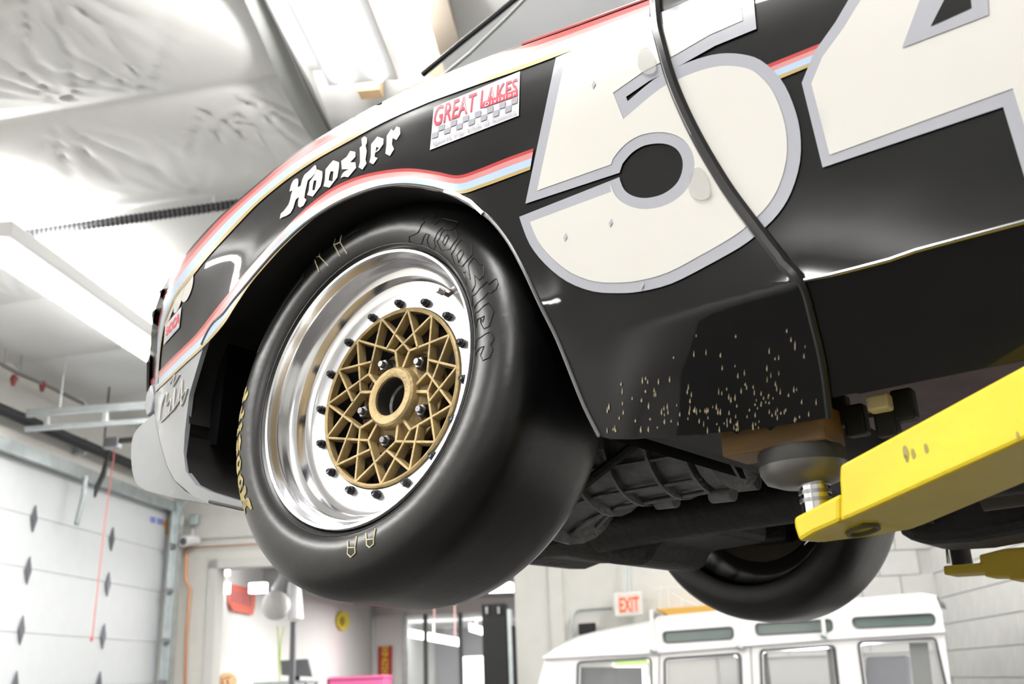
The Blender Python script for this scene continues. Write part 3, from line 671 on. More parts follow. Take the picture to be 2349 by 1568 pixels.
# tyre writing
tp_r = np.array([p[0] for p in TYP[:9]]); tp_d = np.array([p[1] for p in TYP[:9]])
def side(r, deg, off=.0006): return wp(r, deg, float(np.interp(r, tp_r, tp_d)) - off)
def sidepx(px, off=.0008):
    out = []
    for (x, y) in px:
        d = rays([(x, y)])[0]; c = CAM - O; dd = -.012
        for _ in range(12):
            t = (dd - c @ WN) / (d @ WN); p = c + d * t; rr = math.hypot(p @ WT, p @ WZ); dd = .6 * dd + .4 * float(np.interp(rr, tp_r, tp_d))
        out.append(CAM + d * t - WN * off)
    return np.array(out)
cosb = np.array([1560, -915]); Lb = np.linalg.norm(cosb); cosb = cosb / Lb
def glyph_uv(x, y):   # drawing frame -> along-word 0..1 , height 0..1
    p = np.array([x - 250, y - 1330.]); upv = np.array([.12, -.99])
    M_ = np.linalg.inv(np.array([[cosb[0], upv[0]], [cosb[1], upv[1]]])); a, h = M_ @ p; return a / Lb, h / 360.
for gl in GL:
    for p in gl:
        q = [glyph_uv(*v) for v in p]
        pts = [side(.229 + .036 * h, 64 - 68 * a) for a, h in dens(q, .03)]
        put('embossed_letter', tube(pts, .0005, 4, closed=True), emboss, rim)
for gl in GL:
    polys = [[glyph_uv(*v) for v in p] for p in gl]
    def fn(V2): return np.array([side(.262 + .022 * h, -145 - 45 * a, .0010) for a, h in V2])
    sheet('painted_letter', polys, fn, mark, rim, .08)
R1 = [(800, 1278), (808, 1232)], [(822, 1232), (818, 1258), (808, 1277), (800, 1272), (800, 1256), (818, 1250)]
for st in ([(799, 1240), (799, 1256), (815, 1256), (819, 1230)], [(799, 1256), (798, 1270), (806, 1278), (816, 1268), (815, 1256)],
           [(840, 1222), (842, 1238), (858, 1236), (862, 1212)], [(842, 1238), (842, 1250), (849, 1256), (858, 1248), (858, 1236)],
           [(730, 572), (721, 592), (733, 624)], [(738, 566), (733, 588), (754, 610)], [(721, 592), (733, 588)],
           [(770, 548), (767, 562), (781, 588)], [(784, 540), (781, 556), (797, 582)], [(767, 562), (781, 556)]):
    put('crayon_mark', tube(sidepx(dens(st, 8, False)), .0011, 5), mat('crayon_pale', (.55, .50, .32), .7), rim)
for a0, a1, rr in ((104, 96, .262), (157, 125, .271)):
    put('moulded_panel', tube([side(rr + .006, a) for a in np.linspace(a0, a1, 14)] + [side(rr - .006, a) for a in np.linspace(a1, a0, 14)], .0006, 4, closed=True), emboss, rim)
    V2, Fc = textmesh('225/50 - 15' if a0 < 120 else 'CIRCUIT RACING ONLY')
    mesh('moulded_text', np.array([side(rr - .0035 + .007 * y, a0 - 1 + (a1 - a0 + 2) * x, .0009) for x, y in V2]) - P0(rc), Fc, emboss, rim)
put('sidewall_ridge', tube([side(.2215, a, .0) for a in range(0, 360, 5)], .0009, 6, closed=True), rubber, rim)
# far front wheel
n2, t2, z2 = wheel_axes(37, 3.0)
n2f = -n2
Cf = car(.0, -1.5, .0)
# its outer side faces away from the camera
rim2, L2 = make_wheel(Cf, -n2, t2, np.cross(t2, n2), rc)
V, Fc = [], []
def wp2(r, deg, d):
    a = math.radians(deg); return Cf - n2 * d + r * (math.cos(a) * t2 + math.sin(a) * np.cross(t2, n2))
for j in range(15):
    for sgn in (1, -1):
        bar(wp2(.137, 24 * j, .0525), wp2(RIN, 24 * j + sgn * 36, .0605), .0055, .015, -n2, gold, 'spoke', rim2)
put('far_brake_disc', L2([(.02, .13), (.158, .13), (.158, .15), (.02, .15)], 40), mat('disc_iron', (.045, .035, .025)), rc)
put('far_hub_carrier', tube([Cf - n2 * .12, Cf - n2 * .20, Cf - n2 * .27], [.05, .06, .04], 14), under, rc, sm=True)
put('brake_caliper', obox(Cf - n2 * .17 - UZ * .085 + t2 * .03, UD * .055, n2 * .035, UZ * .035), under, rc, bevel=.012)
put('strut', tube([Cf - n2 * .22 - UZ * .03, Cf - n2 * .34 + UZ * .3], .028, 14), under, rc, sm=True)
put('lower_arm', tube([Cf - n2 * .2 - UZ * .1, Cf - n2 * .5 - UZ * .09, car(.05, -.85, -.1)], .018, 10), under, rc, sm=True)
# engine sump seen between the wheels
put('sump', prism([car(.05, -.55, -.12), car(.3, -.55, -.14), car(.36, -.55, .05), car(0, -.55, .05)], -VD * .35), under, rc, bevel=.02)
# ------------------------------------------------------------------ LIFT
def ptd(px, dist): return CAM + rays([px])[0] * dist
a0 = ptd((1818, 1215), 1.13); a1 = ptd((2349, 920), 1.0)
ah = (a1 - a0) * np.array([1, 1, 0]); AN = np.cross(ah, UZ); AN /= np.linalg.norm(AN)
if AN @ (a0 - CAM) < 0: AN = -AN
fa = lambda px: at_plane(px, a0, AN)
arm = thing('vehicle_lift', 'bright yellow steel lift arm reaching under the race car from the right', 'lift arm', fa([(1990, 1150)])[0])
face = [(1925, 1066), (1924, 1098), (1926, 1130), (1818, 1186), (1822, 1215), (1832, 1243), (1866, 1220), (1950, 1187), (2349, 1008), (2800, 806), (2800, 590), (2349, 836)]
main = [(1925, 1066), (1924, 1098), (1926, 1130), (1926, 1196), (1950, 1187), (2349, 1008), (3000, 716), (3000, 482), (2349, 836)]
tip = [(1926, 1130), (1818, 1186), (1821, 1210), (1832, 1243), (1866, 1222), (1926, 1196)]
fm = list(fa(main)); put('arm_beam', prism(fm, AN * .13), yellow, arm, bevel=.004)
tv = list(fa(tip)); td = [.14, .02, .02, .035, .09, .14]
V, Fc = prism(tv, AN); V = tv + [p + AN * d for p, d in zip(tv, td)]
put('arm_tip', (V, Fc), yellow, arm, bevel=.006)
hc = fa([(1905, 1210)])[0] + AN * .055
hd = np.cross(AN, fa([(1866, 1221)])[0] - fa([(1926, 1196)])[0]); hd /= np.linalg.norm(hd); hd = hd if hd[2] < 0 else -hd
hx = AN - hd * (AN @ hd); hx /= np.linalg.norm(hx)
put('pivot_hole', lathe(hc, hd, hx, [(.001, -.004), (.013, -.003), (.0145, .002), (.018, .002), (.0185, -.002)], 28), mat('hole_dark', (.10, .08, .02), .5), arm, sm=True)
for (x, y, s_) in ((2078, 1040, 7), (2095, 1042, 5), (2125, 1030, 5), (2080, 1052, 4), (2335, 1000, 4)):
    sheet('paint_wear', [crom([(x - s_, y - s_ * 2), (x, y - s_ * 2.6), (x + s_, y), (x + s_ * .4, y + s_ * 2), (x - s_ * .6, y + s_)], 3, True)], lambda p: fa(p) - AN * .0006, mat('worn_mark', (.35, .30, .10), .7), arm, 0)
sc = ptd((1874, 1160), 1.17); cupc = ptd((1845, 1092), 1.185); sct = sc * 1.; sct[2] = cupc[2] - .006
put('adjusting_screw', tube([sc - UZ * .02, sct], .0165, 24), chrome, arm, sm=True)
for k in range(3): put('screw_ring', tube([sc + UZ * (.004 + k * .009), sc + UZ * (.008 + k * .009)], .0178, 24), steel, arm, sm=True)
put('lift_pad_cup', lathe(cupc, UZ, RL, [(.001, -.012), (.026, -.012), (.042, -.006), (.048, .004), (.049, .014), (.045, .017)], 40), mat('cup_steel', (.16, .155, .15), .4, metal=.6, noise=.3, nscale=15), arm, sm=True)
put('rubber_pad', lathe(cupc, UZ, RL, [(.001, .030), (.046, .030), (.049, .026), (.049, .012)], 40), mat('pad_rubber', (.03, .03, .028), .7, noise=.3), arm, sm=True)
wb_ = fa([(1790, 1035)])[0]; wc = cupc + UZ * .053 + UD * .022 - VD * .004
q = thing('wood_block', 'brown wooden block between the lift pad and the car floor', 'wood block', wc)
put('block_body', obox(wc, UD * .062, VD * .032, UZ * .022), woodm, q, bevel=.003)
# lift column outside the frame that carries the arm
colp = fm[6] + AN * .065
put('lift_column', obox(np.array([colp[0] + .2, colp[1] + .1, 1.5]), RL * .2, RD * .15, UZ * 1.5), blackm, None, label='black steel lift column at the right edge holding the yellow arm', category='lift column')
# second arm on the far side
sb = car(-.46, -1.38, -.225)
far = thing('vehicle_lift', 'dark yellow lift arm beyond the far wheel at the right edge', 'lift arm', sb)
ff = lambda px: at_plane(px, sb, VD)
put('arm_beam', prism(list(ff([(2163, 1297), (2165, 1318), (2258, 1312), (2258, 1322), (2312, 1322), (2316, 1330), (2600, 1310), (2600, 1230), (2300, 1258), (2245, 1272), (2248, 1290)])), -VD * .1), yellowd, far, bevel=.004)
pc = ff([(2190, 1270)])[0] - VD * .05
put('adjusting_screw', tube([pc - UZ * .03, pc + UZ * .045], .022, 18), blackm, far, sm=True)
put('screw_sleeve', tube([ff([(2176, 1292)])[0], ff([(2172, 1245)])[0]], .004, 8), chrome, far, sm=True)
put('lift_pad_cup', tube([pc + UZ * .045, pc + UZ * .075], [.045, .055], 24), blackm, far, sm=True)
# ------------------------------------------------------------------ CEILING OBJECTS
def ceilpt(x, y, dz): return room(x, y, ceilz(x) + dz)
def fixture(x, y, L_, lab, on=True):
    g = thing('ceiling_light', lab, 'ceiling light', ceilpt(x, y, -.06), 'strip lights under the roof')
    put('housing', obox(ceilpt(x, y, -.345), RL * .16, RD * (L_ / 2 + .03), UZ * .045), mat('housing_white', (.8, .8, .8), .4), g, bevel=.005)
    for s_ in (-.4, .4): put('hanger', tube([ceilpt(x, y + s_ * L_, .03), ceilpt(x, y + s_ * L_, -.31)], .005, 6), galv, g)
    for s_ in (-.08, .08): put('tube_lamp', tube([ceilpt(x + s_, y - L_ / 2, -.405), ceilpt(x + s_, y + L_ / 2, -.405)], .016, 10), lampm, g, sm=True)
for i, (x, y, L_, P_) in enumerate(ROOMLIGHTS):
    labs = ['long strip light along the left eave, glaring above the garage door', 'strip light between the beams just above the car nose', 'strip light beyond the car roof to the right', 'strip light over the left bay behind the camera', 'strip light overhead behind the camera', 'strip light overhead to the right of the camera', 'rear left strip light behind the camera', 'rear middle strip light behind the camera', 'rear right strip light behind the camera', 'strip light over the white wagon', 'added short strip light hidden behind the nose, brightening the garage door']
    fixture(x, y, L_, labs[i])
bp_ = [(-1.42, y, .0) for y in np.arange(1.0, 10.8, .35)]
b1 = thing('roof_beam', 'grey sagging wrapped beam running diagonally over the car nose', 'beam', ceilpt(-1.42, 5, -.12))
Vb = []; Fb = []
for i, (x, y, z) in enumerate(bp_):
    xx = x + .025 * math.sin(y * 2.4); w_ = .055 + .018 * math.sin(y * 3.1 + 1); dz = -.12 + .02 * math.sin(y * 1.9)
    Vb += [ceilpt(xx - w_, y, dz), ceilpt(xx + w_, y, dz), ceilpt(xx + w_, y, .05), ceilpt(xx - w_, y, .05)]
for i in range(len(bp_) - 1):
    for k in range(4): Fb.append([4 * i + k, 4 * i + (k + 1) % 4, 4 * i + 4 + (k + 1) % 4, 4 * i + 4 + k])
put('beam_web', (Vb, Fb), beamm, b1, sm=True)
put('beam_flange', tube([ceilpt(-1.36 + .02 * math.sin(y * 2.4), y, -.125) for y in np.arange(1, 10.8, .35)], .012, 6), mat('beam_dark', (.10, .10, .10), .5), b1, sm=True)
b2 = thing('roof_beam', 'dark brown beam above the windscreen at the top edge', 'beam', ceilpt(-.64, 4, -.12))
put('beam_web', obox(ceilpt(-.64, 4.5, -.08), RL * .035, RD * 3.2, UZ * .05), beamb, b2, bevel=.004)
put('beam_flange', obox(ceilpt(-.64, 4.5, -.135), RL * .055, RD * 3.2, UZ * .006), beamb, b2, bevel=.002)
hr = thing('heater_pipe', 'long black ribbed pipe crossing under the white ceiling', 'pipe', ceilpt(-3, 5.25, -.1))
put('pipe_body', tube([ceilpt(x, 5.25, -.085) for x in np.arange(-4.95, 1.2, .3)], .026, 14), mat('pipe_black', (.03, .03, .035), .35, metal=.3), hr, sm=True)
for x in (-3.42, -2.31, -1.2): put('hanger', tube([ceilpt(x, 5.25, .04), ceilpt(x, 5.25, -.115)], .007, 6), whitep, hr)
rv = [];
for x in np.arange(-4.9, .3, .03): rv.append(lathe(ceilpt(x, 5.25, -.085), RL, UZ, [(.024, 0), (.032, .003), (.032, .009), (.024, .012)], 10))
put('pipe_ribs', join(*rv), mat('rib_grey', (.16, .16, .17), .4, metal=.4), hr, kind='stuff')
for i, (x, y, lab) in enumerate([(-1.07, 4.17, 'small pine block at the ceiling between the grey and brown beams'), (-.73, 4.2, 'small pine block behind the windscreen pillar'), (-3.6, 5.66, 'small pine block beside the left strip light')]):
    put('wood_spacer', obox(ceilpt(x, y, -.12), RL * .055, RD * .04, UZ * .07), pine, None, bevel=.004, label=lab, category='wood block', group='pine blocks at the roof purlins')
for k, y in enumerate(purl[5:14]):
    struct('trim_%d' % (20 + k), obox(ceilpt(2, y, -.002), RL * 7, RD * .006, UZ * .004), mat('seam_tape', (.45, .45, .45), .5))
# overhead door hardware
tr = thing('door_rail', 'pair of pale galvanised rails crossing above the garage door', 'rail', room(-4.6, 7.9, 3.95))
for z, h in ((3.88, .032), (3.75, .02)):
    put('rail', obox(room(-3.3, 7.5, z), RL * 1.48, RD * .02, UZ * h), galv, tr, bevel=.004)
for x in (-4.6, -4.1, -3.6, -3.1): put('rail_bracket', obox(room(x, 7.5, 3.815), RL * .02, RD * .015, UZ * .05), galv, tr, bevel=.003)
for x in (-4.5, -3.1): put('hanger', tube([room(x, 7.5, 3.9), room(x, 7.5, ceilz(x) + .02)], .006, 6), galv, tr)
ts = thing('torsion_spring', 'dark coil spring with a red end cone above the garage door', 'spring', room(-4.86, 8, 3.9))
def lf(p, x=-4.86): return onleft([p], x)[0]
put('shaft', tube([room(-4.86, 5.2, 3.86), room(-4.86, 10.6, 3.86)], .014, 10), steel, ts, sm=True)
put('coil', tube([room(-4.86, 7.05, 3.86), room(-4.86, 10.3, 3.86)], .048, 16), mat('coil_black', (.04, .04, .045), .45, metal=.5, bump=.4, bscale=80), ts, sm=True)
put('end_cone', tube([room(-4.86, 6.88, 3.86), room(-4.86, 7.0, 3.86), room(-4.86, 7.07, 3.86)], [.035, .058, .05], 14), redm, ts, sm=True)
for y in (6.8, 8.62, 10.3): put('spring_bracket', obox(room(-4.93, y, 3.86), RL * .06, RD * .012, UZ * .08), galv, ts, bevel=.003)
def hang(px, x): return [onleft([p], x)[0] for p in px]
Pc = hang([(262, 1030)], -4.4)[0]; oy = Pc @ RD; oz = Pc[2] + .055
op = thing('door_opener_bar', 'dark opener bar hanging below the ceiling beside the garage door', 'opener', Pc)
put('bar', obox(room(-3.9, oy, oz + .02), RL * .55, RD * .02, UZ * .022), mat('bar_dark', (.06, .06, .06), .5), op, bevel=.003)
put('carriage', obox(room(-4.42, oy, oz), RL * .07, RD * .04, UZ * .05), steel, op, bevel=.008)
for x_ in (-4.05, -4.5): put('hanger', tube([room(x_, oy, oz), room(x_, oy, ceilz(x_) + .02)], .007, 6), blackm, op)
tg = hang([(196, 1092), (191, 1140), (176, 1202)], -4.9)
put('door_handle_bar', join(tube(tg, .024, 8), tube(hang([(190, 1110), (220, 1112)], -4.9), .005, 6)), mat('bar_grey', (.30, .33, .34), .35, metal=.6), None, sm=True, label='grey metal arm on the upper garage door panel', category='handle')
put('hanging_strap', tube(hang([(249, 1034), (243, 1062), (236, 1090), (222, 1118), (217, 1140)], -4.4), [.014, .018, .024, .022, .010], 8), blackm, None, sm=True, label='short black strap hanging in front of the garage door', category='strap')
cd = thing('pull_cord', 'thin red pull cord hanging in front of the garage door', 'cord', hang([(262, 1030)], -4.4)[0])
put('cord', tube([Pc] + hang([(260, 1060), (255, 1090), (240, 1200), (226, 1330), (212, 1462)], -4.4), .0055, 6), mat('cord_red', (.62, .18, .16), .6), cd)
put('pull_knob', tube(hang([(211, 1460), (209, 1470)], -4.4), .012, 8), redm, cd, sm=True)
gp = thing('gas_pipe', 'dark pipe with red fittings under the ceiling at the left edge', 'pipe', room(-4.6, 7, 4.1))
gpx = hang([(-60, 800), (40, 855), (110, 885), (190, 925)], -4.75)
put('pipe_body', tube(gpx, .016, 10), mat('pipe_grey', (.22, .2, .2), .5), gp, sm=True)
for p in ((32, 868), (98, 882)):
    c = hang([p], -4.75)[0]; put('valve', tube([c - UZ * .06, c, c + UZ * .03], [.015, .03, .018], 10), mat('valve_maroon', (.28, .06, .06), .5), gp, sm=True)
for p in ((10, 828), (44, 860)):
    c = hang([p], -4.75)[0]; put('pipe_hanger', tube([c - UZ * .06, c + UZ * .22], .006, 6), steel, gp)
# vertical door track
dt = thing('door_track', 'galvanised vertical track with rollers at the right side of the garage door', 'track', room(-4.9, DY1 - .1, 0))
put('track', join(rbox(-4.97, -4.9, DY1 - .09, DY1 - .04, 0, 3.7), rbox(-4.97, -4.95, DY1 - .14, DY1 - .04, 0, 3.7)), galv, dt, bevel=.003)
for z in (3.2, 2.72, 2.2, 1.78): put('roller', tube([room(-4.93, DY1 - .2, z), room(-4.93, DY1 - .05, z)], .03, 10), steel, dt, sm=True)
put('curved_track', tube([room(-4.93 + .42 * (1 - math.cos(a)), DY1 - .07, 3.45 + .42 * math.sin(a)) for a in np.linspace(0, PI / 2, 9)] + [room(-3.8, DY1 - .07, 3.87)], .022, 8), galv, dt, sm=True)
# wall items around the opening
def bk(p, y=YB - .05): return onback([p], y)[0]
put('copper_pipe', join(tube([bk(p) for p in [(424, 1575), (427, 1460), (436, 1352), (426, 1330), (428, 1252)]], .014, 8), tube([bk(p) for p in [(428, 1256), (500, 1252), (620, 1246), (900, 1236)]], .008, 8)), copper, None, sm=True, label='thin copper pipe running up the wall beside the garage track', category='pipe')
sc_ = thing('security_camera', 'white bullet security camera in the wall corner beside the garage door', 'camera', bk((436, 1240)))
c = bk((438, 1238), YB - .2)
put('camera_body', tube([c + RD * .1 + RL * .03, c, c - RD * .13 - RL * .03 - UZ * .03], [.05, .065, .06], 18), whitep, sc_, sm=True)
put('lens', tube([c - RD * .131 - RL * .03 - UZ * .03, c - RD * .14 - RL * .032 - UZ * .032], .04, 16), dgrey, sc_, sm=True)
put('mount', tube([bk((442, 1215)), c], .02, 10), whitep, sc_, sm=True)
put('conduit_box', obox(bk((446, 1192), YB - .08), RL * .05, RD * .04, UZ * .06), galv, None, bevel=.008, label='small grey junction box above the security camera', category='junction box')
# exit sign
es = thing('exit_sign', 'white lit exit sign with red letters hanging from a double conduit', 'sign', bk((1441, 1385), YB - .25))
ep = lambda px: onback(px, YB - .30)
put('sign_box', prism(list(onback([(1407, 1360), (1472, 1355), (1476, 1409), (1411, 1414)], YB - .295)), RD * .12), mat('sign_case', (.82, .80, .76), .4), es, bevel=.008)
sheet('sign_face', [[(1416, 1364), (1467, 1360), (1469, 1402), (1419, 1406)]], lambda p: onback(p, YB - .3), exitm, es, 0)
textquad('letters', 'EXIT', [(1420, 1371), (1465, 1367), (1467, 1401), (1422, 1404)], lambda p: onback(p, YB - .304), exitl, es, .02)
for dx in (-4, 5): put('conduit', tube([bk((1443 + dx, 1358), YB - .24), bk((1439 + dx, 1150), YB - .24)], .012, 8), galv, es, sm=True)
put('wall_conduit', tube([bk(p, YB - .06) for p in [(1404, 1394), (1350, 1397), (1326, 1400), (1314, 1412), (1311, 1440), (1311, 1540)]], .012, 8), galv, None, sm=True, label='grey bent conduit between the exit sign and the wagon roof', category='conduit')
sk = put('wall_speaker', prism(list(onback([(1326, 1430), (1366, 1427), (1367, 1450), (1327, 1455)], YB - .14)), RD * .08), blackm, None, bevel=.008, label='small black wall box above the white wagon bonnet end', category='speaker')
sf = thing('wall_shelf', 'orange wooden wall shelf with white wire brackets behind the far wheel', 'shelf', bk((1580, 1400)))
put('shelf_board', prism(list(onback([(1504, 1396), (1700, 1382), (1700, 1396), (1540, 1412)], YB - .3)), RD * .28), shelfo, sf, bevel=.004)
for pts in ([(1497, 1350), (1680, 1338)], [(1516, 1342), (1512, 1400)], [(1531, 1348), (1534, 1390)], [(1540, 1360), (1570, 1378), (1620, 1395)], [(1562, 1370), (1563, 1390)], [(1497, 1395), (1545, 1428)]):
    put('wire_bracket', tube([bk(p, YB - .28) for p in pts], .007, 6), whitep, sf)
put('wall_conduit', tube([room(-4.96, 19.9, .0), room(-4.96, 19.9, 3.2)], .02, 8), galv, None, sm=True, label='thin vertical grey conduit in the far corner right of the yellow sign', category='conduit')
# neighbouring workshop
ow = lambda px: onleft(px, -4.97)
bn = thing('banner', 'red tapered pennant banner on the white wall beyond the opening', 'banner', ow([(555, 1370)])[0])
put('banner_cloth', prism(list(ow([(524, 1338), (583, 1352), (582, 1390), (577, 1410), (530, 1400), (525, 1385)])), RL * .02), orangered, bn)
for k in range(6):
    x = 534 + k * 8; put('banner_text_bar', tube(list(onleft([(x, 1352 + k * 2), (x, 1380 + k * 2)], -4.94)), .008, 5), mat('banner_text', (.35, .25, .3), .6), bn)
ys_ = thing('round_sign', 'round yellow sign on the white wall beyond the opening', 'sign', ow([(785, 1423)])[0])
put('disc', prism(list(ow([(785 + 13 * math.cos(a), 1423 + 22 * math.sin(a)) for a in np.linspace(0, 2 * PI, 25)[:-1]])), RL * .03), yelsign, ys_)
put('emblem', prism(list(onleft([(785 + 8 * math.cos(a) * (1 if k % 2 else .5), 1424 + 14 * math.sin(a) * (1 if k % 2 else .5)) for k, a in enumerate(np.linspace(0, 2 * PI, 17)[:-1])], -4.93)), RL * .005), mat('emblem_olive', (.28, .24, .03), .6), ys_)
ml = thing('mushroom_vent', 'round white extractor hood on a grey post beyond the opening', 'extractor', room(-4.0, 12.6, 2.3))
fd = lambda p, y=12.4: onback([p], y)[0]
put('hood_disc', lathe(fd((632, 1388)), -RD, RL, [(.001, .10), (.10, .09), (.155, .06), (.175, .02), (.175, -.05), (.15, -.12), (.001, -.14)], 32), mat('hood_grey', (.62, .61, .61), .45), ml, sm=True)
put('hood_body', tube([fd((673, 1335), 12.6), fd((677, 1420), 12.6)], [.09, .10], 20), mat('hood_white', (.85, .85, .88), .4), ml, sm=True)
put('top_duct', tube([fd((660, 1322), 12.6), fd((640, 1360), 12.6)], .11, 16), mat('duct_grey', (.35, .35, .35), .5), ml, sm=True)
put('post', join(obox((fd((670, 1430), 12.6) + fd((666, 1800), 12.6)) / 2, RL * .032, RD * .032, UZ * abs((fd((670, 1420), 12.6) - fd((666, 1800), 12.6))[2]) / 2)), mat('post_grey', (.17, .17, .19), .5), ml, bevel=.004)
for pts in ([(636, 1435), (639, 1470), (640, 1530), (642, 1560)], [(651, 1437), (645, 1470), (642, 1510), (641, 1560)]):
    put('hose', tube([fd(p, 12.45) for p in crom(pts, 3)], .008, 6), lime, ml, sm=True)
md_ = thing('monitor', 'black computer monitor beyond the opening behind the grey post', 'monitor', fd((680, 1540), 14))
put('screen', prism(list(onback([(643, 1514), (706, 1510), (716, 1552), (645, 1548)], 13.0)), RD * .05), dgrey, md_, bevel=.006)
put('monitor_stand', join(obox(fd((680, 1554), 13.07), RL * .04, RD * .02, UZ * .035)), blackm, md_)
wk = thing('work_cart', 'metal work cart under the black monitor', 'cart', fd((660, 1600), 14))
ct = fd((680, 1554), 13.07)[2] - .035
cx0 = fd((594, 1556), 13) @ RL; cx1 = fd((716, 1556), 13) @ RL
put('cart_top', rbox(cx0, cx1, 12.8, 13.3, ct - .04, ct), galv, wk, bevel=.005)
for x in (cx0 + .03, cx1 - .03):
    for y in (12.84, 13.26): put('leg', rbox(x - .015, x + .015, y - .015, y + .015, 0, ct - .04), blackm, wk)
pl = thing('wall_plaque', 'round tan plaque with reddish lettering low on the white wall', 'plaque', ow([(518, 1560)])[0])
put('disc', prism(list(ow([(519 + 20 * math.cos(a), 1562 + 20 * math.sin(a)) for a in np.linspace(0, 2 * PI, 25)[:-1]])), RL * .03), tan, pl)
for pts in ([(506, 1556), (530, 1552)], [(510, 1560), (512, 1575)], [(522, 1558), (524, 1575)]): put('lettering', tube(list(onleft(pts, -4.93)), .006, 5), mat('plaque_red', (.55, .12, .08), .6), pl)
tc_ = thing('tool_chest', 'bright pink tool chest beyond the opening', 'tool chest', onback([(820, 1568)], 17)[0])
zt = onback([(820, 1550)], 17)[0][2]; x0 = onback([(755, 1550)], 17)[0] @ RL; x1 = onback([(880, 1550)], 17)[0] @ RL
put('chest_body', rbox(x0, x1, 17, 17.6, .2, zt - .05), pinkm, tc_, bevel=.01)
put('chest_lid', rbox(x0 - .01, x1 + .01, 16.98, 17.62, zt - .045, zt), pinkm, tc_, bevel=.01)
for k in range(3): put('drawer_pull', rbox(x0 + .08, x1 - .08, 16.96, 16.99, zt - .2 - k * .25, zt - .18 - k * .25), mat('pull_maroon', (.30, .03, .10), .4), tc_)
vb = thing('vertical_banner', 'tall red banner with yellow vertical letters on the end wall', 'banner', onback([(884, 1520)], 19.9)[0])
e19 = lambda px: onback(px, 19.93)
put('banner_cloth', prism(list(e19([(868, 1482), (899, 1480), (898, 1640), (867, 1640)])), RD * .03), mat('banner_dark_red', (.50, .04, .04), .6), vb)
sheet('banner_stripe', [[(876, 1482), (891, 1481), (890, 1636), (875, 1636)]], lambda p: onback(p, 19.91), mat('banner_yellow', (.85, .60, .05), .6), vb, 0)
for k, ch in enumerate('OZNOB'):
    y = 1484 + k * 16; textquad('banner_letter', ch, [(890, y), (890, y + 13), (877, y + 13), (877, y)], lambda p: onback(p, 19.89), MATS['banner_dark_red'], vb, .02)
lc = thing('lift_post', 'black lift post with two bolts standing in the opening', 'lift post', onback([(1138, 1568)], 9.4)[0] * np.array([1, 1, 0]))
def b9(p, y=9.4): return onback([p], y)[0]
xa = b9((1107, 1480)) @ RL; xb = b9((1163, 1480)) @ RL; zt = b9((1135, 1384))[2]
put('post_body', rbox(xa, xb, 9.4, 9.6, 0, zt), blackm, lc, bevel=.006)
for x in (1116, 1143): put('bolt', join(tube([b9((x, 1391), 9.37), b9((x + 1, 1407), 9.37)], .014, 8)), steel, lc, sm=True)
put('post_rail', rbox(xb + .004, xb + .045, 9.42, 9.5, 0, zt - .05), galv, lc, bevel=.004)
put('post_rail', rbox(xb + .05, xb + .075, 9.42, 9.5, 0, zt - .2), blackm, lc, bevel=.004)
put('base_plate', rbox(xa - .1, xb + .1, 9.3, 9.7, 0, .02), blackm, lc)
for i, (p, q, lab) in enumerate([((940, 1452), (1051, 1472), 'long strip light behind the glass partition'), ((1078, 1438), (1108, 1447), 'short strip light left of the black lift post'), ((1120, 1348), (1176, 1346), 'bright strip light at the top right of the opening'), ((1170, 1455), (1178, 1475), 'small bright lamp right of the black lift post')]):
    yy = (23, 23, 12.5, 24)[i]; a = onback([p], yy)[0]; b = onback([q], yy)[0]; c = (a + b) / 2; hv = (b - a) / 2; hgt = (.085, .085, .05, .1)[i]
    zt_ = (2.99, 2.99, 3.24, 2.99)[i]; hh = max(.02, (zt_ - c[2] - hgt) / 2 + .01)
    put('strip_light', join(obox(c, hv, RD * .1, UZ * hgt), obox(c + UZ * (hgt + hh), RL * .01, RD * .01, UZ * hh)), lampm, None, label=lab, category='ceiling light', group='lights beyond the opening')
for i, (p, q, lab) in enumerate([((492, 1298), (523, 1318), 'bright lamp nearest the top left corner of the opening'), ((489, 1338), (524, 1360), 'bright lamp left of the red pennant'), ((575, 1338), (610, 1358), 'bright lamp right of the red pennant')]):
    a = onback([p], 12.0 + .3 * i)[0]; b = onback([q], 12.0 + .3 * i)[0]
    put('square_lamp', obox((a + b) / 2, RL * abs((b - a) @ RL) / 2, RD * .05, UZ * abs((b - a)[2]) / 2), lampm, None, label=lab, category='lamp', group='lights beyond the opening')
for k, x in enumerate((996, 1043)):
    put('pink_air_line', tube([onback([(x, 1385)], 15)[0] * np.array([1, 1, 0]) + UZ * 3.25, onback([(x + 1, 1470)], 15)[0]], .012, 6), mat('cord_pink', (.75, .45, .42), .6), None, label=('left' if k == 0 else 'right') + ' one of two thin pink cords hanging beyond the opening', category='cord', group='pink cords')
# ------------------------------------------------------------------ WHITE WAGON
wl = onback([(1237, 1500)], 8.3)[0]; wr_ = onback([(2180, 1450)], 7.35)[0]
wdv = (wr_ - wl) * np.array([1, 1, 0]); wdv /= np.linalg.norm(wdv); wn = np.cross(wdv, UZ)
if wn @ (wl - CAM) < 0: wn = -wn
fw_ = lambda off=0.: (lambda px: at_plane(px, wl + wn * off, wn))
wg = thing('off_road_wagon', 'white boxy off-road wagon with roof windows parked by the block wall', 'car', (wl + wr_) / 2 * np.array([1, 1, 0]))
def rrect(q, r, k=4):   # rounded quad tl,tr,br,bl in px
    out = []; n = 4; Q = [np.array(p, float) for p in q]
    for i in range(4):
        a = Q[i - 1] - Q[i]; b = Q[(i + 1) % 4] - Q[i]; a /= np.linalg.norm(a); b /= np.linalg.norm(b)
        p0 = Q[i] + a * r; p1 = Q[i] + b * r
        for s_ in range(k + 1): t = s_ / k; out.append(tuple((1 - t) ** 2 * p0 + 2 * t * (1 - t) * Q[i] + t * t * p1))
    return out
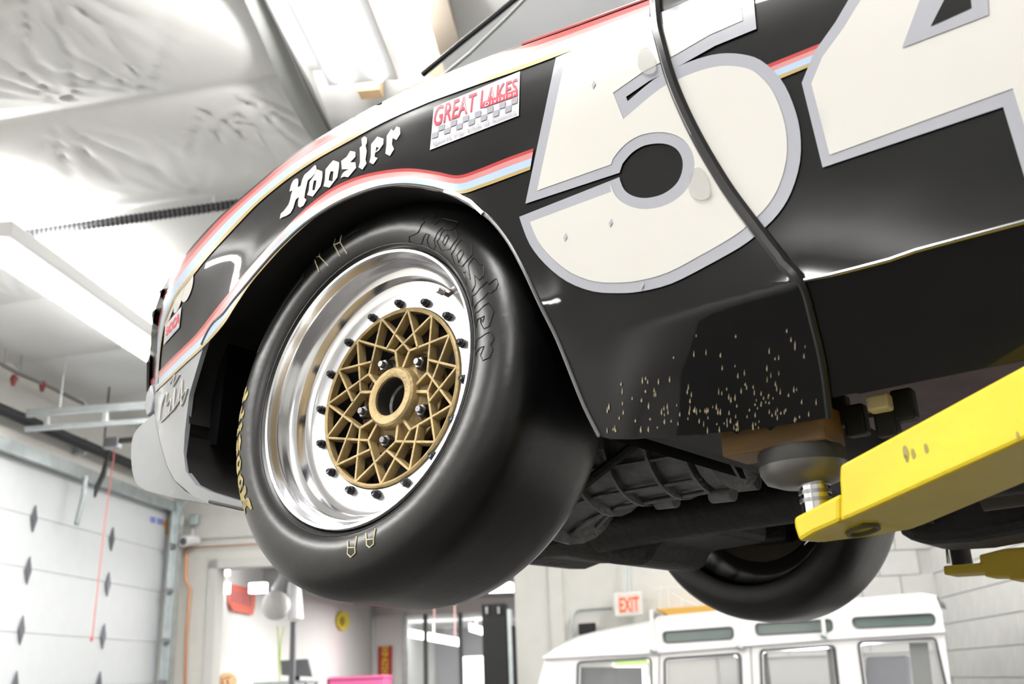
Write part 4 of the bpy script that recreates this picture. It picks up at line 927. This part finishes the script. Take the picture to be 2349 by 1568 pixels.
wins = [rrect([(1325, 1518), (1492, 1508), (1496, 1700), (1322, 1700)], 10), rrect([(1524, 1510), (1698, 1498), (1706, 1700), (1526, 1700)], 10), rrect([(1744, 1490), (1914, 1480), (1938, 1700), (1752, 1700)], 10), rrect([(1968, 1472), (2145, 1462), (2200, 1700), (2000, 1700)], 10)]
alp = [rrect([(1520, 1449), (1680, 1437), (1682, 1464), (1524, 1474)], 9), rrect([(1732, 1430), (1908, 1420), (1910, 1446), (1736, 1456)], 9), rrect([(1953, 1416), (2143, 1406), (2146, 1432), (1960, 1440)], 12)]
body = [(1250, 1507), (1262, 1500), (1500, 1494), (1700, 1478), (1920, 1462), (2165, 1448), (2180, 1560), (2230, 1800), (2230, 2050), (1190, 2050), (1190, 1800), (1236, 1560)]
bs = sheet('body_side', [body] + wins, fw_(0), wagonw, wg, 0, sm=False)
bs.modifiers.new('t', 'SOLIDIFY').thickness = .03
roofpx = crom([(1245, 1506), (1262, 1494), (1290, 1478), (1330, 1462), (1400, 1447), (1480, 1432), (1500, 1420)], 3) + [(1700, 1402), (1900, 1384), (2110, 1366), (2148, 1372), (2160, 1400), (2166, 1446), (1920, 1460), (1700, 1476), (1500, 1492)]
rf = sheet('roof_side', [roofpx] + alp, lambda px: at_plane(px, wl + wn * .02, wn) + wn[None, :] * .0, wagonw, wg, 0, sm=False)
rf.modifiers.new('t', 'SOLIDIFY').thickness = .03
outl = fw_(.02)(roofpx[:-5])
put('roof_panel', prism(list(outl) , wn * .001), wagonw, wg) if False else None
Vr = []; Fr = []
for p in outl: Vr += [p, p + wn * .12 + UZ * .03, p + wn * 1.5 + UZ * .03, p + wn * 1.6]
for i in range(len(outl) - 1):
    for k in range(3): Fr.append([4 * i + k, 4 * i + k + 1, 4 * i + 4 + k + 1, 4 * i + 4 + k])
put('roof_panel', (Vr, Fr), wagonw, wg, sm=True)
for nm, lst, off in (('window_frame', wins, -.006), ('window_frame', alp, .014)):
    for w_ in lst:
        put(nm, tube(fw_(off)(w_), .008 if lst is wins else .005, 6, closed=True), mat('win_rubber', (.06, .06, .065), .4), bs, sm=True)
        if lst is wins: put('window_trim', tube(fw_(off - .01)([(x * 1.0 + (6 if x < sum(p[0] for p in w_) / len(w_) else -6), y + 5) for x, y in w_]), .006, 6, closed=True), chrome, bs, sm=True)
for w_ in wins: sheet('window_pane', [w_], fw_(.012), glassl, bs, 0, sm=False)
for w_ in alp: sheet('roof_window_pane', [w_], fw_(.03), mat('alpine_glass', (.13, .17, .16), .08, coat=1), rf, 0, sm=False)
put('gutter', tube(fw_(-.02)([(1247, 1508), (1500, 1496), (1700, 1480), (1920, 1463), (2168, 1447)]), .014, 8), wagonw, wg, sm=True)
put('door_line', tube(fw_(-.004)([(1512, 1500), (1512, 1700)]), .004, 5), mat('seam_grey', (.3, .3, .3), .5), wg)
put('door_line', tube(fw_(-.004)([(1722, 1484), (1732, 1700)]), .004, 5), MATS['seam_grey'], wg)
for x0_, x1_ in ((1640, 0),):
    pass
put('interior', prism(list(fw_(.25)([(1330, 1530), (1420, 1530), (1425, 1700), (1330, 1700)])), wn * .6), dgrey, wg)
put('seat', prism(list(fw_(.5)([(1800, 1560), (1880, 1556), (1890, 1700), (1800, 1700)])), wn * .4), mat('seat_grey', (.3, .31, .36), .6), wg) if False else None
for (xa_, xb_, ya_) in ((1896, 1918, 1486), (2085, 2128, 1474), (1748, 1758, 1494)):
    put('interior_pillar', prism(list(fw_(.06)([(xa_, ya_), (xb_, ya_ - 1), (xb_ + 26, 1700), (xa_ + 22, 1700)])), wn * .03), mat('pillar_olive', (.06, .06, .045), .6), wg)
put('far_side', prism(list(at_plane([(1260, 1530), (2150, 1480), (2200, 1620), (1230, 1640)], wl + wn * 1.55, wn)), wn * .03), mat('headlining', (.60, .62, .66), .7), wg) if False else None
put('rear_seat', prism(list(fw_(.6)([(1985, 1506), (2080, 1502), (2095, 1700), (1985, 1700)])), wn * .3), mat('seat_blue', (.16, .16, .24), .6), wg, bevel=.02)
for x, y0_, y1_ in ((1494, 1398, 1490), (1692, 1412, 1482), (1886, 1372, 1456)):
    g_ = thing('roof_rack_post', {1494: 'white roof rack leg above the front window of the wagon', 1692: 'white roof rack leg in the middle of the wagon roof', 1886: 'white roof rack leg right of the far wheel'}[x], 'rack leg', fw_(-.05)([(x, y1_)])[0], 'roof rack legs on the wagon')
    put('leg', tube(fw_(-.03)([(x, y0_), (x + 1, (y0_ + y1_) / 2), (x + 5, y1_)]), .014, 10), whitep, g_, sm=True)
    put('clamp', tube(fw_(-.045)([(x - 2, y1_ - 2), (x + 12, y1_ + 4)]), .02, 8), galv, g_, sm=True)
for (x) in (1400, 2020):
    c = fw_(.1)([(x, 2100)])[0]; c = c * np.array([1, 1, 0]) + UZ * .4
    put('wheel', lathe(c, wn, wdv, [(.001, -.02), (.2, -.02), (.37, -.01), (.40, .03), (.40, .2), (.36, .24)], 32), rubber, wg, sm=True)
    put('wheel', lathe(c + wn * 1.3, wn, wdv, [(.2, -.02), (.37, -.01), (.40, .03), (.40, .2), (.36, .24), (.001, .24)], 32), rubber, wg, sm=True)
put('chassis', obox((wl + wr_) / 2 * np.array([1, 1, 0]) + wn * .8 + UZ * .55, wdv * 1.6, wn * .75, UZ * .12), blackm, wg)
